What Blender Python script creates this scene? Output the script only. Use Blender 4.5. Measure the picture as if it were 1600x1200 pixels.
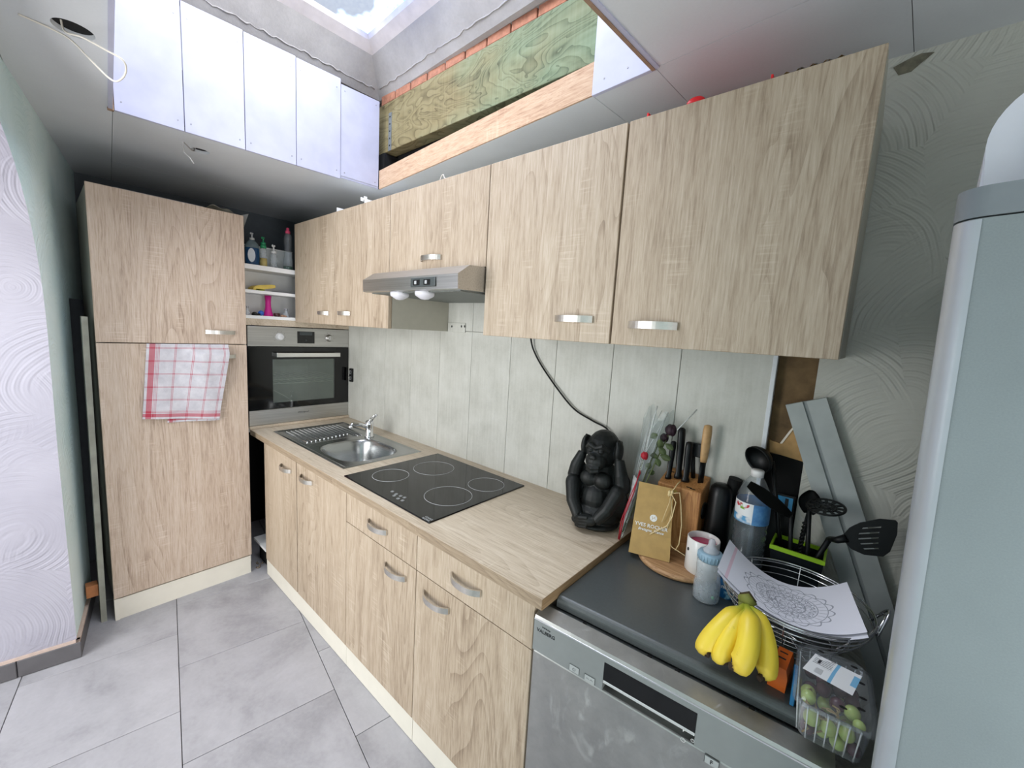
import bpy, bmesh, math, random
import numpy as np
from mathutils import Matrix, Vector, Euler
random.seed(7)
PI = math.pi
C = bpy.context.scene.collection
S = bpy.context.scene
for o_ in list(bpy.data.objects): bpy.data.objects.remove(o_)

# ------------------------------------------------------------------ camera
CF = 635.28
CC = Vector((2.6129, -1.3739, 1.4710))
CR = Vector((0.75515598, 0.65297033, 0.0580448))
CU = Vector((-0.12651885, 0.05829148, 0.99025001))
CD = Vector((-0.64322036, 0.75513698, -0.12663222))
cam = bpy.data.cameras.new('camera'); camo = bpy.data.objects.new('camera', cam); C.objects.link(camo)
cam.sensor_width = 36; cam.lens = CF*36/1600; cam.clip_start = .02
mw = Matrix((CR, CU, -CD)).transposed().to_4x4(); mw.translation = CC
camo.matrix_world = mw
S.camera = camo

# ------------------------------------------------------------------ world, light, exposure
w = bpy.data.worlds.new('world'); S.world = w; w.use_nodes = True
w.node_tree.nodes['Background'].inputs[0].default_value = (.90, .95, 1, 1)
w.node_tree.nodes['Background'].inputs[1].default_value = .6
S.view_settings.view_transform = 'Standard'; S.view_settings.look = 'None'
S.view_settings.exposure = 0.0; S.view_settings.gamma = 1; S.view_settings.use_curve_mapping = False
def area(name, loc, direction, sx, sy, power, col):
    l = bpy.data.lights.new(name, 'AREA'); l.shape = 'RECTANGLE'; l.size = sx; l.size_y = sy
    l.energy = power; l.color = col
    o = bpy.data.objects.new(name, l); C.objects.link(o); o.location = loc
    o.rotation_euler = Vector(direction).to_track_quat('-Z', 'Y').to_euler()
    return o
area('daylight_above_skylight', (1.28, -.66, 3.05), (0, 0, -1), 1.5, 1.1, 44, (.93, .96, 1))
area('daylight_through_archway', (1.15, -2.75, 1.35), (.1, 1, 0), 1.6, 1.7, 66, (1, 1, 1))
area('added_fill_right_end', (3.75, -1.0, .85), (-1, .05, 0), 1.1, 1.3, 30, (1, 1, 1))  # fill lamp added at the unseen right end; its glazed door is assumed

# ------------------------------------------------------------------ pixel to place
def ray(px, py):
    return CD + CR*((px-800)/CF) + CU*((600-py)/CF)
def at(px, py, ax, v):
    d = ray(px, py); i = 'xyz'.index(ax); return CC + d*((v-CC[i])/d[i])

# ------------------------------------------------------------------ colour and nodes
def lin(c):
    return tuple((v/255/12.92 if v/255 <= .04045 else ((v/255+.055)/1.055)**2.4) for v in c)
class V:
    def __init__(s, nt, sock): s.nt = nt; s.s = sock
    def op(s, o, b=None, c=None):
        n = s.nt.nodes.new('ShaderNodeMath'); n.operation = o
        s.nt.links.new(s.s, n.inputs[0])
        for i, v in ((1, b), (2, c)):
            if v is None: continue
            if isinstance(v, V): s.nt.links.new(v.s, n.inputs[i])
            else: n.inputs[i].default_value = v
        return V(s.nt, n.outputs[0])
    def __add__(s, b): return s.op('ADD', b)
    def __sub__(s, b): return s.op('SUBTRACT', b)
    def __mul__(s, b): return s.op('MULTIPLY', b)
    def __truediv__(s, b): return s.op('DIVIDE', b)
    def sin(s): return s.op('SINE')
    def abs(s): return s.op('ABSOLUTE')
    def gt(s, b): return s.op('GREATER_THAN', b)
    def lt(s, b): return s.op('LESS_THAN', b)
    def mx(s, b): return s.op('MAXIMUM', b)
    def mn(s, b): return s.op('MINIMUM', b)
    def fr(s): return s.op('FRACT')
    def near(s, c, w_): return (s-c).abs().lt(w_)
class NT:
    def __init__(s, name):
        s.m = bpy.data.materials.new(name); s.m.use_nodes = True; s.t = s.m.node_tree
        s.b = s.t.nodes['Principled BSDF']; s.out = s.t.nodes['Material Output']
        s._tc = None
    def node(s, t, **kw):
        n = s.t.nodes.new('ShaderNode'+t)
        for k, v in kw.items(): setattr(n, k, v)
        return n
    def link(s, a, b):
        s.t.links.new(a.s if isinstance(a, V) else a, b)
    def put(s, inp, v):
        if isinstance(v, V): s.link(v, inp)
        elif hasattr(v, 'is_output'): s.t.links.new(v, inp)
        elif isinstance(v, (tuple, list)) and len(v) == 3 and len(inp.default_value) == 4: inp.default_value = (*v, 1)
        else: inp.default_value = v
    def tc(s, w_='Object'):
        if not s._tc: s._tc = s.node('TexCoord')
        return s._tc.outputs[w_]
    def coords(s, scale, src=None, rnd=0., rot=(0, 0, 0)):
        m = s.node('Mapping'); m.inputs['Scale'].default_value = scale; m.inputs['Rotation'].default_value = rot
        src = src or s.tc()
        if rnd:
            oi = s.node('ObjectInfo'); vm = s.node('VectorMath', operation='MULTIPLY_ADD')
            cb = s.node('CombineXYZ')
            for i in range(3): s.link(V(s.t, oi.outputs['Random'])*(rnd*(1+.37*i)), cb.inputs[i])
            s.link(src, vm.inputs[0]); vm.inputs[1].default_value = (1, 1, 1); s.link(cb.outputs[0], vm.inputs[2]); src = vm.outputs[0]
        s.link(src, m.inputs['Vector']); return m.outputs[0]
    def noise(s, vec, scale=1., detail=4, rough=.55, dist=0.):
        n = s.node('TexNoise'); n.inputs['Scale'].default_value = scale; n.inputs['Detail'].default_value = detail
        n.inputs['Roughness'].default_value = rough; n.inputs['Distortion'].default_value = dist
        s.link(vec, n.inputs['Vector']); return V(s.t, n.outputs['Fac'])
    def ramp(s, f, stops):
        r = s.node('ValToRGB'); cr = r.color_ramp
        while len(cr.elements) > 1: cr.elements.remove(cr.elements[-1])
        for i, (p, c) in enumerate(stops):
            e = cr.elements[0] if i == 0 else cr.elements.new(p)
            e.position = p; e.color = (*c, 1)
        s.link(f, r.inputs[0]); return r.outputs[0]
    def mix(s, f, a, b, mode='MIX'):
        n = s.node('MixRGB', blend_type=mode); s.put(n.inputs[0], f); s.put(n.inputs[1], a); s.put(n.inputs[2], b)
        return n.outputs[0]
    def sep(s, vec):
        n = s.node('SeparateXYZ'); s.link(vec, n.inputs[0]); return [V(s.t, o) for o in n.outputs]
    def set(s, **kw):
        for k, v in kw.items():
            nm = {'color': 'Base Color', 'rough': 'Roughness', 'metal': 'Metallic', 'trans': 'Transmission Weight',
                  'ior': 'IOR', 'alpha': 'Alpha', 'coat': 'Coat Weight', 'spec': 'Specular IOR Level', 'sheen': 'Sheen Weight', 'sss': 'Subsurface Weight'}[k]
            s.put(s.b.inputs[nm], v)
        return s
    def bump(s, h, strength=.3, dist=.002):
        n = s.node('Bump'); n.inputs['Strength'].default_value = strength; n.inputs['Distance'].default_value = dist
        s.link(h, n.inputs['Height']); s.link(n.outputs[0], s.b.inputs['Normal']); return s
MC = {}
def plain(name, rgb, rough=.5, metal=0., var=.06, vs=30., **kw):
    if name in MC: return MC[name]
    t = NT(name); c = lin(rgb)
    f = t.noise(t.coords((1, 1, 1), rnd=3.), vs, 3)
    col = t.ramp(f, [(.3, tuple(v*(1-var) for v in c)), (.7, tuple(min(1, v*(1+var)) for v in c))])
    t.set(color=col, rough=rough, metal=metal, **kw); MC[name] = t.m; return t.m
def wood(name, axis, dark, mid, light, rough=.55, rnd=6., contrast=1.):
    t = NT(name); lo = [1., 1., 1.]
    def sc(across, along):
        v = [across]*3; v[axis] = along; return tuple(v)
    warp = t.noise(t.coords(sc(3, .6), rnd=rnd), 1, 2)
    base = t.noise(t.coords(sc(20, .9), rnd=rnd), 1, 6, .65, 1.0)
    fine = t.noise(t.coords(sc(220, 13), rnd=rnd), 1, 4, .65, .3)
    # cathedral figure: contour lines of a stretched field
    fld = t.noise(t.coords(sc(4.2, .45), rnd=rnd), 1, 2, .45, .9)
    ring_ = (fld*24).fr(); mask = t.noise(t.coords(sc(5, .8), rnd=rnd*1.3), 1, 1)
    cath = (ring_*ring_*ring_)*((mask-.34)*4.).mx(0.15).mn(1.)
    # pale saw ticks across the grain
    tick = t.noise(t.coords(sc(7, 150), rnd=rnd), 1, 2)
    tmask = t.noise(t.coords(sc(14, 5), rnd=rnd*.7), 1, 1)
    tk = ((tick-.52)*5).mx(0.).mn(1.)*((tmask-.56)*7).mx(0.).mn(1.)
    f = (base-.5)*.62*contrast+(fine-.5)*1.05*contrast+(warp-.5)*.30+cath*-.21*contrast+tk*.26+.55
    col = t.ramp(f, [(.16, lin(dark)), (.5, lin(mid)), (.84, lin(light))])
    t.set(color=col, rough=rough); t.bump(fine*.6+base*.4, .12, .0015)
    return t.m
def metal(name, rgb, rough=.3, axis=0, var=.12):
    t = NT(name); s_ = [220.]*3; s_[axis] = 3.; c = lin(rgb)
    f = t.noise(t.coords(tuple(s_), rnd=4.), 1, 3)
    t.set(color=t.ramp(f, [(.3, tuple(v*(1-var) for v in c)), (.7, tuple(min(1, v*(1+var)) for v in c))]), metal=1., rough=rough)
    t.link((f*.12)+(rough-.06), t.b.inputs['Roughness']); return t.m
def clear(name, rgb=(235, 240, 242), tint=.12, rough=.06, ior=1.35):
    """thin clear plastic: mostly see-through, a little body colour, glossy by Fresnel"""
    t = NT(name); tr = t.node('BsdfTransparent'); tr.inputs[0].default_value = (*lin(rgb), 1)
    df = t.node('BsdfDiffuse'); df.inputs[0].default_value = (*lin(rgb), 1)
    gl = t.node('BsdfGlossy'); gl.inputs['Roughness'].default_value = rough
    f = t.node('Fresnel'); t.link(V(t.t, t.node('NewGeometry').outputs['Backfacing'])*(1/ior-ior)+ior, f.inputs[0])   # thin sheet: the same from both sides
    n_ = t.noise(t.coords((1, 1, 1)), 60, 3)
    m1 = t.node('MixShader'); t.link((n_*.3+.85)*tint, m1.inputs[0]); t.link(tr.outputs[0], m1.inputs[1]); t.link(df.outputs[0], m1.inputs[2])
    m2 = t.node('MixShader'); t.link(f.outputs[0], m2.inputs[0]); t.link(m1.outputs[0], m2.inputs[1]); t.link(gl.outputs[0], m2.inputs[2])
    t.link(m2.outputs[0], t.out.inputs[0]); return t.m
def swirl(name, rgb, period=.011, cell=4.2, strength=.5, var=.07, rgb2=None):
    """trowelled plaster: fans of concentric arcs"""
    t = NT(name); co = t.coords((1, 1, 1))
    wn = t.node('TexNoise'); wn.inputs['Scale'].default_value = 2.5; t.link(co, wn.inputs['Vector'])
    wj = t.node('VectorMath', operation='MULTIPLY_ADD'); t.link(wn.outputs['Color'], wj.inputs[0]); wj.inputs[1].default_value = (.09, .09, .09); t.link(co, wj.inputs[2])
    hs = []
    for k, (cl, off) in enumerate(((cell, (.07, .07, -.11)), (cell*.72, (-.09, -.09, -.10)))):
        vo = t.node('TexVoronoi'); vo.inputs['Scale'].default_value = cl; vo.inputs['Randomness'].default_value = .9
        ad0 = t.node('VectorMath', operation='ADD'); t.link(wj.outputs[0], ad0.inputs[0]); ad0.inputs[1].default_value = (3.1*k, 1.7*k, 5.3*k)
        t.link(ad0.outputs[0], vo.inputs['Vector'])
        ad = t.node('VectorMath', operation='ADD'); t.link(vo.outputs['Position'], ad.inputs[0]); ad.inputs[1].default_value = off
        ds = t.node('VectorMath', operation='DISTANCE'); t.link(ad0.outputs[0], ds.inputs[0]); t.link(ad.outputs[0], ds.inputs[1])
        d = V(t.t, ds.outputs['Value'])
        r1 = (d*(2*PI/period)).sin(); r2 = (d*(2*PI/(period*.41))+1.3).sin()
        hs.append(r1*.6+r2*.25)
    sel = t.noise(co, 3.2, 2)
    msk = ((sel-.47)*9).mx(0.).mn(1.)
    h = hs[0]*msk+hs[1]*((msk*-1.)+1.)
    amp = ((t.noise(co, 5.5, 2)-.30)*3.2).mx(.08).mn(1.)
    grit = t.noise(co, 420, 3)
    c = lin(rgb); c2 = lin(rgb2) if rgb2 else tuple(v*.86 for v in c)
    big = t.noise(co, 2.2, 4)
    col = t.ramp(big, [(.3, c2), (.65, c)])
    t.set(color=col, rough=.85, spec=.25); t.bump(h*amp*.5+grit*.18, strength, .004)
    return t.m

W = {}
W['oak_v'] = wood('oak_vertical', 2, (130, 111, 91), (173, 155, 133), (195, 180, 160))
W['oak_warm'] = wood('oak_vertical_warm', 2, (142, 121, 104), (186, 166, 147), (205, 189, 173))
W['oak_x'] = wood('oak_worktop', 0, (160, 142, 120), (196, 180, 158), (214, 201, 182), .34)
W['edge'] = wood('oak_edge', 0, (122, 104, 84), (150, 132, 109), (172, 154, 130))
W['white'] = plain('white_melamine', (226, 224, 218), .45, var=.02)
W['shelfwhite'] = plain('shelf_white', (238, 238, 236), .4, var=.02)
W['plinth'] = plain('plinth_cream', (222, 217, 203), .45, var=.03, vs=12)
W['carcass'] = plain('carcass_greybeige', (176, 172, 158), .55, var=.03)
W['steel'] = metal('brushed_steel', (186, 186, 184), .30, 0)
W['steel_y'] = metal('brushed_steel_cross', (190, 189, 186), .33, 1)
W['chrome'] = metal('chrome', (225, 226, 228), .08, 2, .02)
W['nickel'] = metal('satin_nickel', (208, 204, 197), .36, 0, .05)
W['black'] = plain('black_plastic', (9, 10, 11), .36, var=.15, spec=.35)
W['blackmatte'] = plain('black_matte', (13, 14, 14), .7, var=.15, spec=.3)
W['dark'] = plain('dark_void', (12, 12, 12), .95, var=.1)
W['glassblack'] = plain('black_glass', (9, 10, 11), .07, var=.05)
W['greyline'] = plain('grey_print', (176, 178, 178), .5, var=.02)
W['whiteprint'] = plain('white_print', (235, 235, 232), .5, var=.02)
W['darkprint'] = plain('dark_print', (30, 31, 33), .5, var=.02)
W['clear'] = clear('clear_plastic', (244, 247, 249), .06, .05, 1.4)
W['clearish'] = clear('frosted_plastic', (246, 250, 252), .26, .2)
W['screw'] = metal('screw_steel', (150, 150, 150), .4)

# ------------------------------------------------------------------ mesh helpers
def quad_faces(bm, vs, fs):
    v = [bm.verts.new(p) for p in vs]
    for f in fs:
        try: bm.faces.new([v[i] for i in f])
        except ValueError: pass
    return v
def box(bm, x0, x1, y0, y1, z0, z1, M=None):
    vs = [(x, y, z) for z in (z0, z1) for y in (y0, y1) for x in (x0, x1)]
    if M: vs = [M @ Vector(p) for p in vs]
    return quad_faces(bm, vs, [(0, 2, 3, 1), (4, 5, 7, 6), (0, 1, 5, 4), (2, 6, 7, 3), (0, 4, 6, 2), (1, 3, 7, 5)])
def rbox(bm, x0, x1, y0, y1, z0, z1, r=.002, seg=2, M=None):
    b2 = bmesh.new(); box(b2, x0, x1, y0, y1, z0, z1)
    bmesh.ops.bevel(b2, geom=list(b2.edges), offset=r, segments=seg, profile=.5, affect='EDGES')
    merge(bm, b2, M)
def merge(bm, b2, M=None):
    if M: bmesh.ops.transform(b2, matrix=M, verts=b2.verts)
    b2.verts.ensure_lookup_table(); b2.verts.index_update()
    mp = [bm.verts.new(v.co) for v in b2.verts]
    for f in b2.faces:
        try:
            nf = bm.faces.new([mp[v.index] for v in f.verts]); nf.smooth = f.smooth
        except ValueError: pass
    b2.free()
def frame(axis):
    a = Vector(axis).normalized(); u = a.orthogonal().normalized(); return u, a.cross(u), a
def tube(bm, pts, r, n=8, caps=True, closed=False, sx=1., sy=1., up=None):
    pts = [Vector(p) for p in pts]; N = len(pts); rs = r if isinstance(r, (list, tuple)) else [r]*N
    rings = []; pu = None
    for i, p in enumerate(pts):
        if closed: t_ = pts[(i+1) % N]-pts[i-1]
        else: t_ = pts[min(i+1, N-1)]-pts[max(i-1, 0)]
        t_ = t_.normalized() if t_.length > 1e-9 else Vector((0, 0, 1))
        if pu is None:
            pu = Vector(up) if up else t_.orthogonal()
        u = pu-t_*pu.dot(t_); u = u.normalized() if u.length > 1e-6 else t_.orthogonal().normalized()
        v = t_.cross(u); pu = u
        rings.append([bm.verts.new(p+(u*math.cos(2*PI*k/n)*sx+v*math.sin(2*PI*k/n)*sy)*rs[i]) for k in range(n)])
    for i in range(N if closed else N-1):
        a, b = rings[i], rings[(i+1) % N]
        for k in range(n):
            f = bm.faces.new((a[k], a[(k+1) % n], b[(k+1) % n], b[k])); f.smooth = True
    if caps and not closed:
        bm.faces.new(list(reversed(rings[0]))); bm.faces.new(rings[-1])
    return rings
def lathe(bm, prof, n=24, cx=0., cy=0., cz=0., M=None, cap=True, sx=1., sy=1.):
    """prof: list of (radius, z)"""
    rings = []
    for (r, z) in prof:
        ps = [Vector((cx+r*math.cos(2*PI*k/n)*sx, cy+r*math.sin(2*PI*k/n)*sy, cz+z)) for k in range(n)]
        if M: ps = [M @ p for p in ps]
        rings.append([bm.verts.new(p) for p in ps])
    for a, b in zip(rings[:-1], rings[1:]):
        for k in range(n):
            f = bm.faces.new((a[k], a[(k+1) % n], b[(k+1) % n], b[k])); f.smooth = True
    if cap:
        if prof[0][0] > 1e-5: bm.faces.new(list(reversed(rings[0])))
        if prof[-1][0] > 1e-5: bm.faces.new(rings[-1])
def prism(bm, poly, d0, d1, M=None, axis='y'):
    """polygon of (a, b) extruded between d0 and d1; axis y: (a, d, b), x: (d, a, b), z: (a, b, d)"""
    def P(a, b, d):
        v = Vector({'y': (a, d, b), 'x': (d, a, b), 'z': (a, b, d)}[axis]); return M @ v if M else v
    A = [bm.verts.new(P(a, b, d0)) for a, b in poly]; B = [bm.verts.new(P(a, b, d1)) for a, b in poly]
    n = len(poly)
    bm.faces.new(list(reversed(A))); bm.faces.new(B)
    for i in range(n): bm.faces.new((A[i], A[(i+1) % n], B[(i+1) % n], B[i]))
def ell(bm, c, r, M=None, u=16, v=10):
    b2 = bmesh.new(); bmesh.ops.create_uvsphere(b2, u_segments=u, v_segments=v, radius=1)
    for f in b2.faces: f.smooth = True
    bmesh.ops.scale(b2, vec=r, verts=b2.verts)
    if M: bmesh.ops.transform(b2, matrix=M.to_4x4(), verts=b2.verts)
    bmesh.ops.translate(b2, vec=c, verts=b2.verts); merge(bm, b2)
def sheet(bm, fn, nu, nv, thick=0., uv=True):
    """grid from fn(u, v) -> point, u, v in 0..1, uv layer written"""
    g = [[bm.verts.new(fn(i/nu, j/nv)) for i in range(nu+1)] for j in range(nv+1)]
    ul = bm.loops.layers.uv.verify()
    for j in range(nv):
        for i in range(nu):
            f = bm.faces.new((g[j][i], g[j][i+1], g[j+1][i+1], g[j+1][i])); f.smooth = True
            for l, (a, b) in zip(f.loops, ((i, j), (i+1, j), (i+1, j+1), (i, j+1))): l[ul].uv = (a/nu, b/nv)
WM = {}
def link(name, me, m, parent=None, local=False):
    o = bpy.data.objects.new(name, me); C.objects.link(o)
    if m: me.materials.append(m) if not me.materials else None
    if parent is not None:
        o.parent = parent
    WM[o] = WM.get(parent, Matrix()) if parent is not None else Matrix()
    return o
def obj(name, bm, m, parent=None, local=False, normals=True):
    """bm in world coordinates (or in the parent's own frame with local=True) becomes one mesh object"""
    if parent is not None and not local:
        bmesh.ops.transform(bm, matrix=WM[parent].inverted(), verts=bm.verts)
    if normals: bmesh.ops.recalc_face_normals(bm, faces=bm.faces)
    me = bpy.data.meshes.new(name); bm.to_mesh(me); bm.free()
    return link(name, me, m, parent)
def tag(o, label, cat, group=None):
    o['label'] = label; o['category'] = cat
    if group: o['group'] = group
    return o
def thing(name, label, cat, loc=(0, 0, 0), rot=(0, 0, 0), group=None):
    o = bpy.data.objects.new(name, None); C.objects.link(o); o.empty_display_size = .05
    o.location = loc; o.rotation_euler = rot
    WM[o] = Matrix.Translation(loc) @ Euler(rot).to_matrix().to_4x4()
    return tag(o, label, cat, group)
def single(name, bm, m, label, cat, group=None, base=None):
    """a thing that is one mesh; origin moved to its base"""
    xs = [v.co for v in bm.verts]
    b = Vector(base) if base else Vector((sum(p.x for p in xs)/len(xs), sum(p.y for p in xs)/len(xs), min(p.z for p in xs)))
    bmesh.ops.translate(bm, vec=-b, verts=bm.verts)
    bmesh.ops.recalc_face_normals(bm, faces=bm.faces)
    me = bpy.data.meshes.new(name); bm.to_mesh(me); bm.free()
    o = link(name, me, m); o.location = b; WM[o] = Matrix.Translation(b)
    return tag(o, label, cat, group)
def struct(o): o['kind'] = 'structure'; return o
def B(*a, **k):
    bm = bmesh.new(); box(bm, *a, **k); return bm
def RB(*a, **k):
    bm = bmesh.new(); rbox(bm, *a, **k); return bm
def lettering(body, size, M, m, parent, name='lettering', shear=0., bold=0., depth=.0003):
    cu = bpy.data.curves.new('t', 'FONT'); cu.body = body; cu.size = size; cu.shear = shear; cu.offset = bold
    cu.align_x = 'CENTER'; cu.align_y = 'CENTER'; cu.extrude = depth; cu.resolution_u = 2
    o = bpy.data.objects.new('t', cu); C.objects.link(o)
    dg = bpy.context.evaluated_depsgraph_get(); me = bpy.data.meshes.new_from_object(o.evaluated_get(dg))
    bpy.data.objects.remove(o); me.materials.clear()
    me.transform(WM[parent].inverted() @ M)
    return link(name, me, m, parent)
def basis(origin, ex, ey):
    ex = Vector(ex).normalized(); ey = Vector(ey); ey = (ey-ex*ey.dot(ex)).normalized(); ez = ex.cross(ey)
    M = Matrix((ex, ey, ez)).transposed().to_4x4(); M.translation = Vector(origin); return M
def rz(a, p=(0, 0, 0)):
    return Matrix.Translation(p) @ Matrix.Rotation(a, 4, 'Z')

# ================================================================== SETTING
ZC = 2.175          # ceiling height
# ---- floor tiles (rotated about nine degrees against the units)
t = NT('floor_tile'); co = t.coords((1, 1, 1), rnd=5.)
f = t.noise(co, 3.2, 6, .62, .4); g_ = t.noise(co, 70, 3)
t.set(color=t.ramp(f*.85+g_*.15, [(.30, lin((134, 133, 137))), (.5, lin((160, 159, 163))), (.7, lin((175, 174, 178)))]), rough=.42)
t.bump(g_, .08, .001); W['tile'] = t.m
W['grout'] = plain('dark_grout', (52, 50, 48), .9)
W['stone'] = plain('grey_skirting_tile', (92, 90, 92), .5, var=.1, vs=14)
W['pinkgrout'] = plain('pink_mortar', (190, 170, 158), .9, var=.12)
TA = -.1592
floor = struct(obj('floor', B(-1.4, 4.6, -3.3, .4, -.06, -.006), W['grout']))
TS = .4805
tb = RB(.0012, TS-.0012, .0012, .478-.0012, -.012, 0, r=.001, seg=1)
tile_me = bpy.data.meshes.new('tile'); tb.to_mesh(tile_me); tb.free(); tile_me.materials.append(W['tile'])
TM = Matrix.Rotation(TA, 4, 'Z')
for k in range(-2, 7):
    v0 = -.479-.478*k
    u0 = (.782 if k % 2 else 1.023)
    for i in range(-5, 8):
        c = TM @ Vector((u0+TS*(i+.5), v0+.239, 0))
        if not (-1.0 < c.x < 4.2 and -2.6 < c.y < .3): continue
        o = bpy.data.objects.new('tile', tile_me); C.objects.link(o); o.parent = floor
        o.location = TM @ Vector((u0+TS*i, v0, 0)); o.rotation_euler = (0, 0, TA)

# ---- left wall with its archway
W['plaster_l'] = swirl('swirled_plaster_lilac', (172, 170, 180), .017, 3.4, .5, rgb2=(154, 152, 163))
W['wall_l'] = swirl('rough_plaster_pale_blue', (222, 238, 238), .02, 7, .6, rgb2=(196, 222, 224))
W['plaster_b'] = swirl('swirled_plaster_grey', (200, 200, 191), .014, 4.0, .8, rgb2=(184, 183, 174))
WO = Vector((.376, -1.36, 0)); WA = math.atan2(-.153, .988)
WLM = Matrix.Translation(WO) @ Matrix.Rotation(WA, 4, 'Z')
def arch_z(u):
    s_ = (u-.64)/.70
    return 1.35+.70*math.sqrt(max(0, 1-s_*s_))
TH = .42
bm = bmesh.new()
us = [-.06+1.4*(1-math.cos(PI*i/28))/2 for i in range(29)]
def wl(u, v, z): return bm.verts.new(WLM @ Vector((u, v, z)))
# pier towards the tall cabinet (leans a little at its foot), pier beyond, lintel over the arch
def jamb(z): return -.06-.06*max(0, 1-z/.9)
zs = [0, .15, .3, .6, .9, 1.2, 1.35]
bmW = bmesh.new()
def face(bm, pts): 
    try: bm.faces.new([bm.verts.new(WLM @ Vector(p)) for p in pts])
    except ValueError: pass
for v_, flip in ((0, 0), (-TH, 1)):
    for a, b in zip(zs[:-1], zs[1:]):
        face(bmW, [(-.60, v_, a), (jamb(a), v_, a), (jamb(b), v_, b), (-.60, v_, b)])
        face(bmW, [(1.34, v_, a), (3.9, v_, a), (3.9, v_, b), (1.34, v_, b)])
    face(bmW, [(-.60, v_, 1.35), (-.06, v_, 1.35), (-.06, v_, ZC), (-.60, v_, ZC)])
    face(bmW, [(1.34, v_, 1.35), (3.9, v_, 1.35), (3.9, v_, ZC), (1.34, v_, ZC)])
    for a, b in zip(us[:-1], us[1:]):
        face(bmW, [(a, v_, arch_z(a)), (b, v_, arch_z(b)), (b, v_, ZC), (a, v_, ZC)])
face(bmW, [(-.60, 0, 0), (-.60, -TH, 0), (-.60, -TH, ZC), (-.60, 0, ZC)])
# stretch by the corner that goes on to the end wall above the torn part
face(bmW, [(-1.6, 0, 1.51), (-.60, 0, 1.51), (-.60, 0, ZC), (-1.6, 0, ZC)])
face(bmW, [(-1.6, -.08, 1.51), (-.60, -.08, 1.51), (-.60, 0, 1.51), (-1.6, 0, 1.51)])
bmesh.ops.remove_doubles(bmW, verts=bmW.verts, dist=.0005)
wall_left = struct(obj('wall_left', bmW, W['wall_l'], normals=False))
bm = bmesh.new()
pts = [(jamb(z), z) for z in zs] + [(u, arch_z(u)) for u in us[1:-1]] + [(1.34, z) for z in reversed(zs)]
rows = [[bm.verts.new(WLM @ Vector((u, v_, z))) for (u, z) in pts] for v_ in (.002, -TH*.25, -TH*.5, -TH*.75, -TH)]
for a, b in zip(rows[:-1], rows[1:]):
    for i in range(len(pts)-1):
        f_ = bm.faces.new((a[i], a[i+1], b[i+1], b[i])); f_.smooth = True
obj('arch_reveal', bm, W['plaster_l'], wall_left, normals=False)
# torn strip beside the tall cabinet: bare dark board set back behind the plaster
obj('bare_board', B(-1.6, -.595, -.10, -.06, 0, 1.51, M=WLM), plain('bare_brown_board', (64, 50, 38), .9, var=.25, vs=18), wall_left)
# skirting tiles on the pier
bb = struct(obj('baseboard_left', B(-.60, -.12, .0, .004, 0, .085, M=WLM), W['pinkgrout']))
def sk(u0, u1, v0, v1, nm='skirting_tile'):
    obj(nm, RB(u0, u1, v0, v1, .002, .072, r=.002, seg=1, M=WLM), W['stone'], bb)
sk(-.60, -.118, .002, .014); sk(-.118, -.104, -.16, .014); sk(-.118, -.104, -.42, -.163)
obj('mortar_top', B(-.60, -.108, 0, .012, .072, .084, M=WLM), W['pinkgrout'], bb)
obj('mortar_top', B(-.122, -.108, -.42, .012, .072, .084, M=WLM), W['pinkgrout'], bb)

# ---- end walls
endw = struct(obj('wall_end', B(-.72, -.66, -1.6, .1, 0, 2.9), plain('end_wall_grey', (92, 98, 104), .9, var=.06)))
bm = bmesh.new()
box(bm, 3.86, 3.92, -2.0, -1.60, 0, ZC); box(bm, 3.86, 3.92, -.42, .1, 0, ZC); box(bm, 3.86, 3.92, -1.6, -.42, 1.65, ZC)
struct(obj('wall_right', bm, W['plaster_b']))

# ---- back wall: plaster, with an open strip at the end of the wall cladding
bm = bmesh.new()
box(bm, -.72, 2.43, .012, .09, 0, ZC)
box(bm, 2.525, 4.0, .006, .09, 0, ZC)
box(bm, 2.43, 2.525, .06, .09, 0, ZC)
wall_back = struct(obj('wall_back', bm, W['plaster_b']))
bm = bmesh.new(); box(bm, 2.431, 2.524, .03, .055, 0, 1.16); obj('dark_cavity', bm, W['dark'], wall_back)
t = NT('brown_board'); n1 = t.noise(t.coords((1, 1, 1)), 14, 6); 
t.set(color=t.ramp(n1, [(.3, lin((84, 66, 44))), (.7, lin((134, 108, 74)))]), rough=.9); t.bump(n1, .2, .002); W['brown'] = t.m
bm = bmesh.new(); box(bm, 2.431, 2.524, .026, .05, 1.16, 1.7); obj('backing_board', bm, W['brown'], wall_back)
bm = bmesh.new()
prism(bm, [(2.500, 1.272), (2.524, 1.30), (2.524, 1.155), (2.440, 1.165), (2.436, 1.20), (2.462, 1.195), (2.480, 1.235)], .020, .026)
obj('torn_paper', bm, plain('torn_kraft_paper', (176, 140, 92), .9, var=.15), wall_back)
bm = bmesh.new()
prism(bm, [(2.500, 1.272), (2.507, 1.281), (2.488, 1.240), (2.468, 1.196), (2.462, 1.195), (2.480, 1.235)], .017, .020)
obj('torn_paper_edge', bm, plain('torn_white_paper', (226, 216, 200), .9), wall_back)
# chipped plaster by the ceiling
bm = bmesh.new()
ch = [at(px, py, 'y', .006) for px, py in ((1396, 106), (1418, 94), (1440, 84), (1460, 82), (1440, 98), (1424, 112), (1404, 118))]
prism(bm, [(p.x, p.z) for p in ch], .0035, .008); obj('plaster_chip', bm, plain('chipped_plaster', (120, 116, 100), .95, var=.3, vs=60), wall_back)
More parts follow.
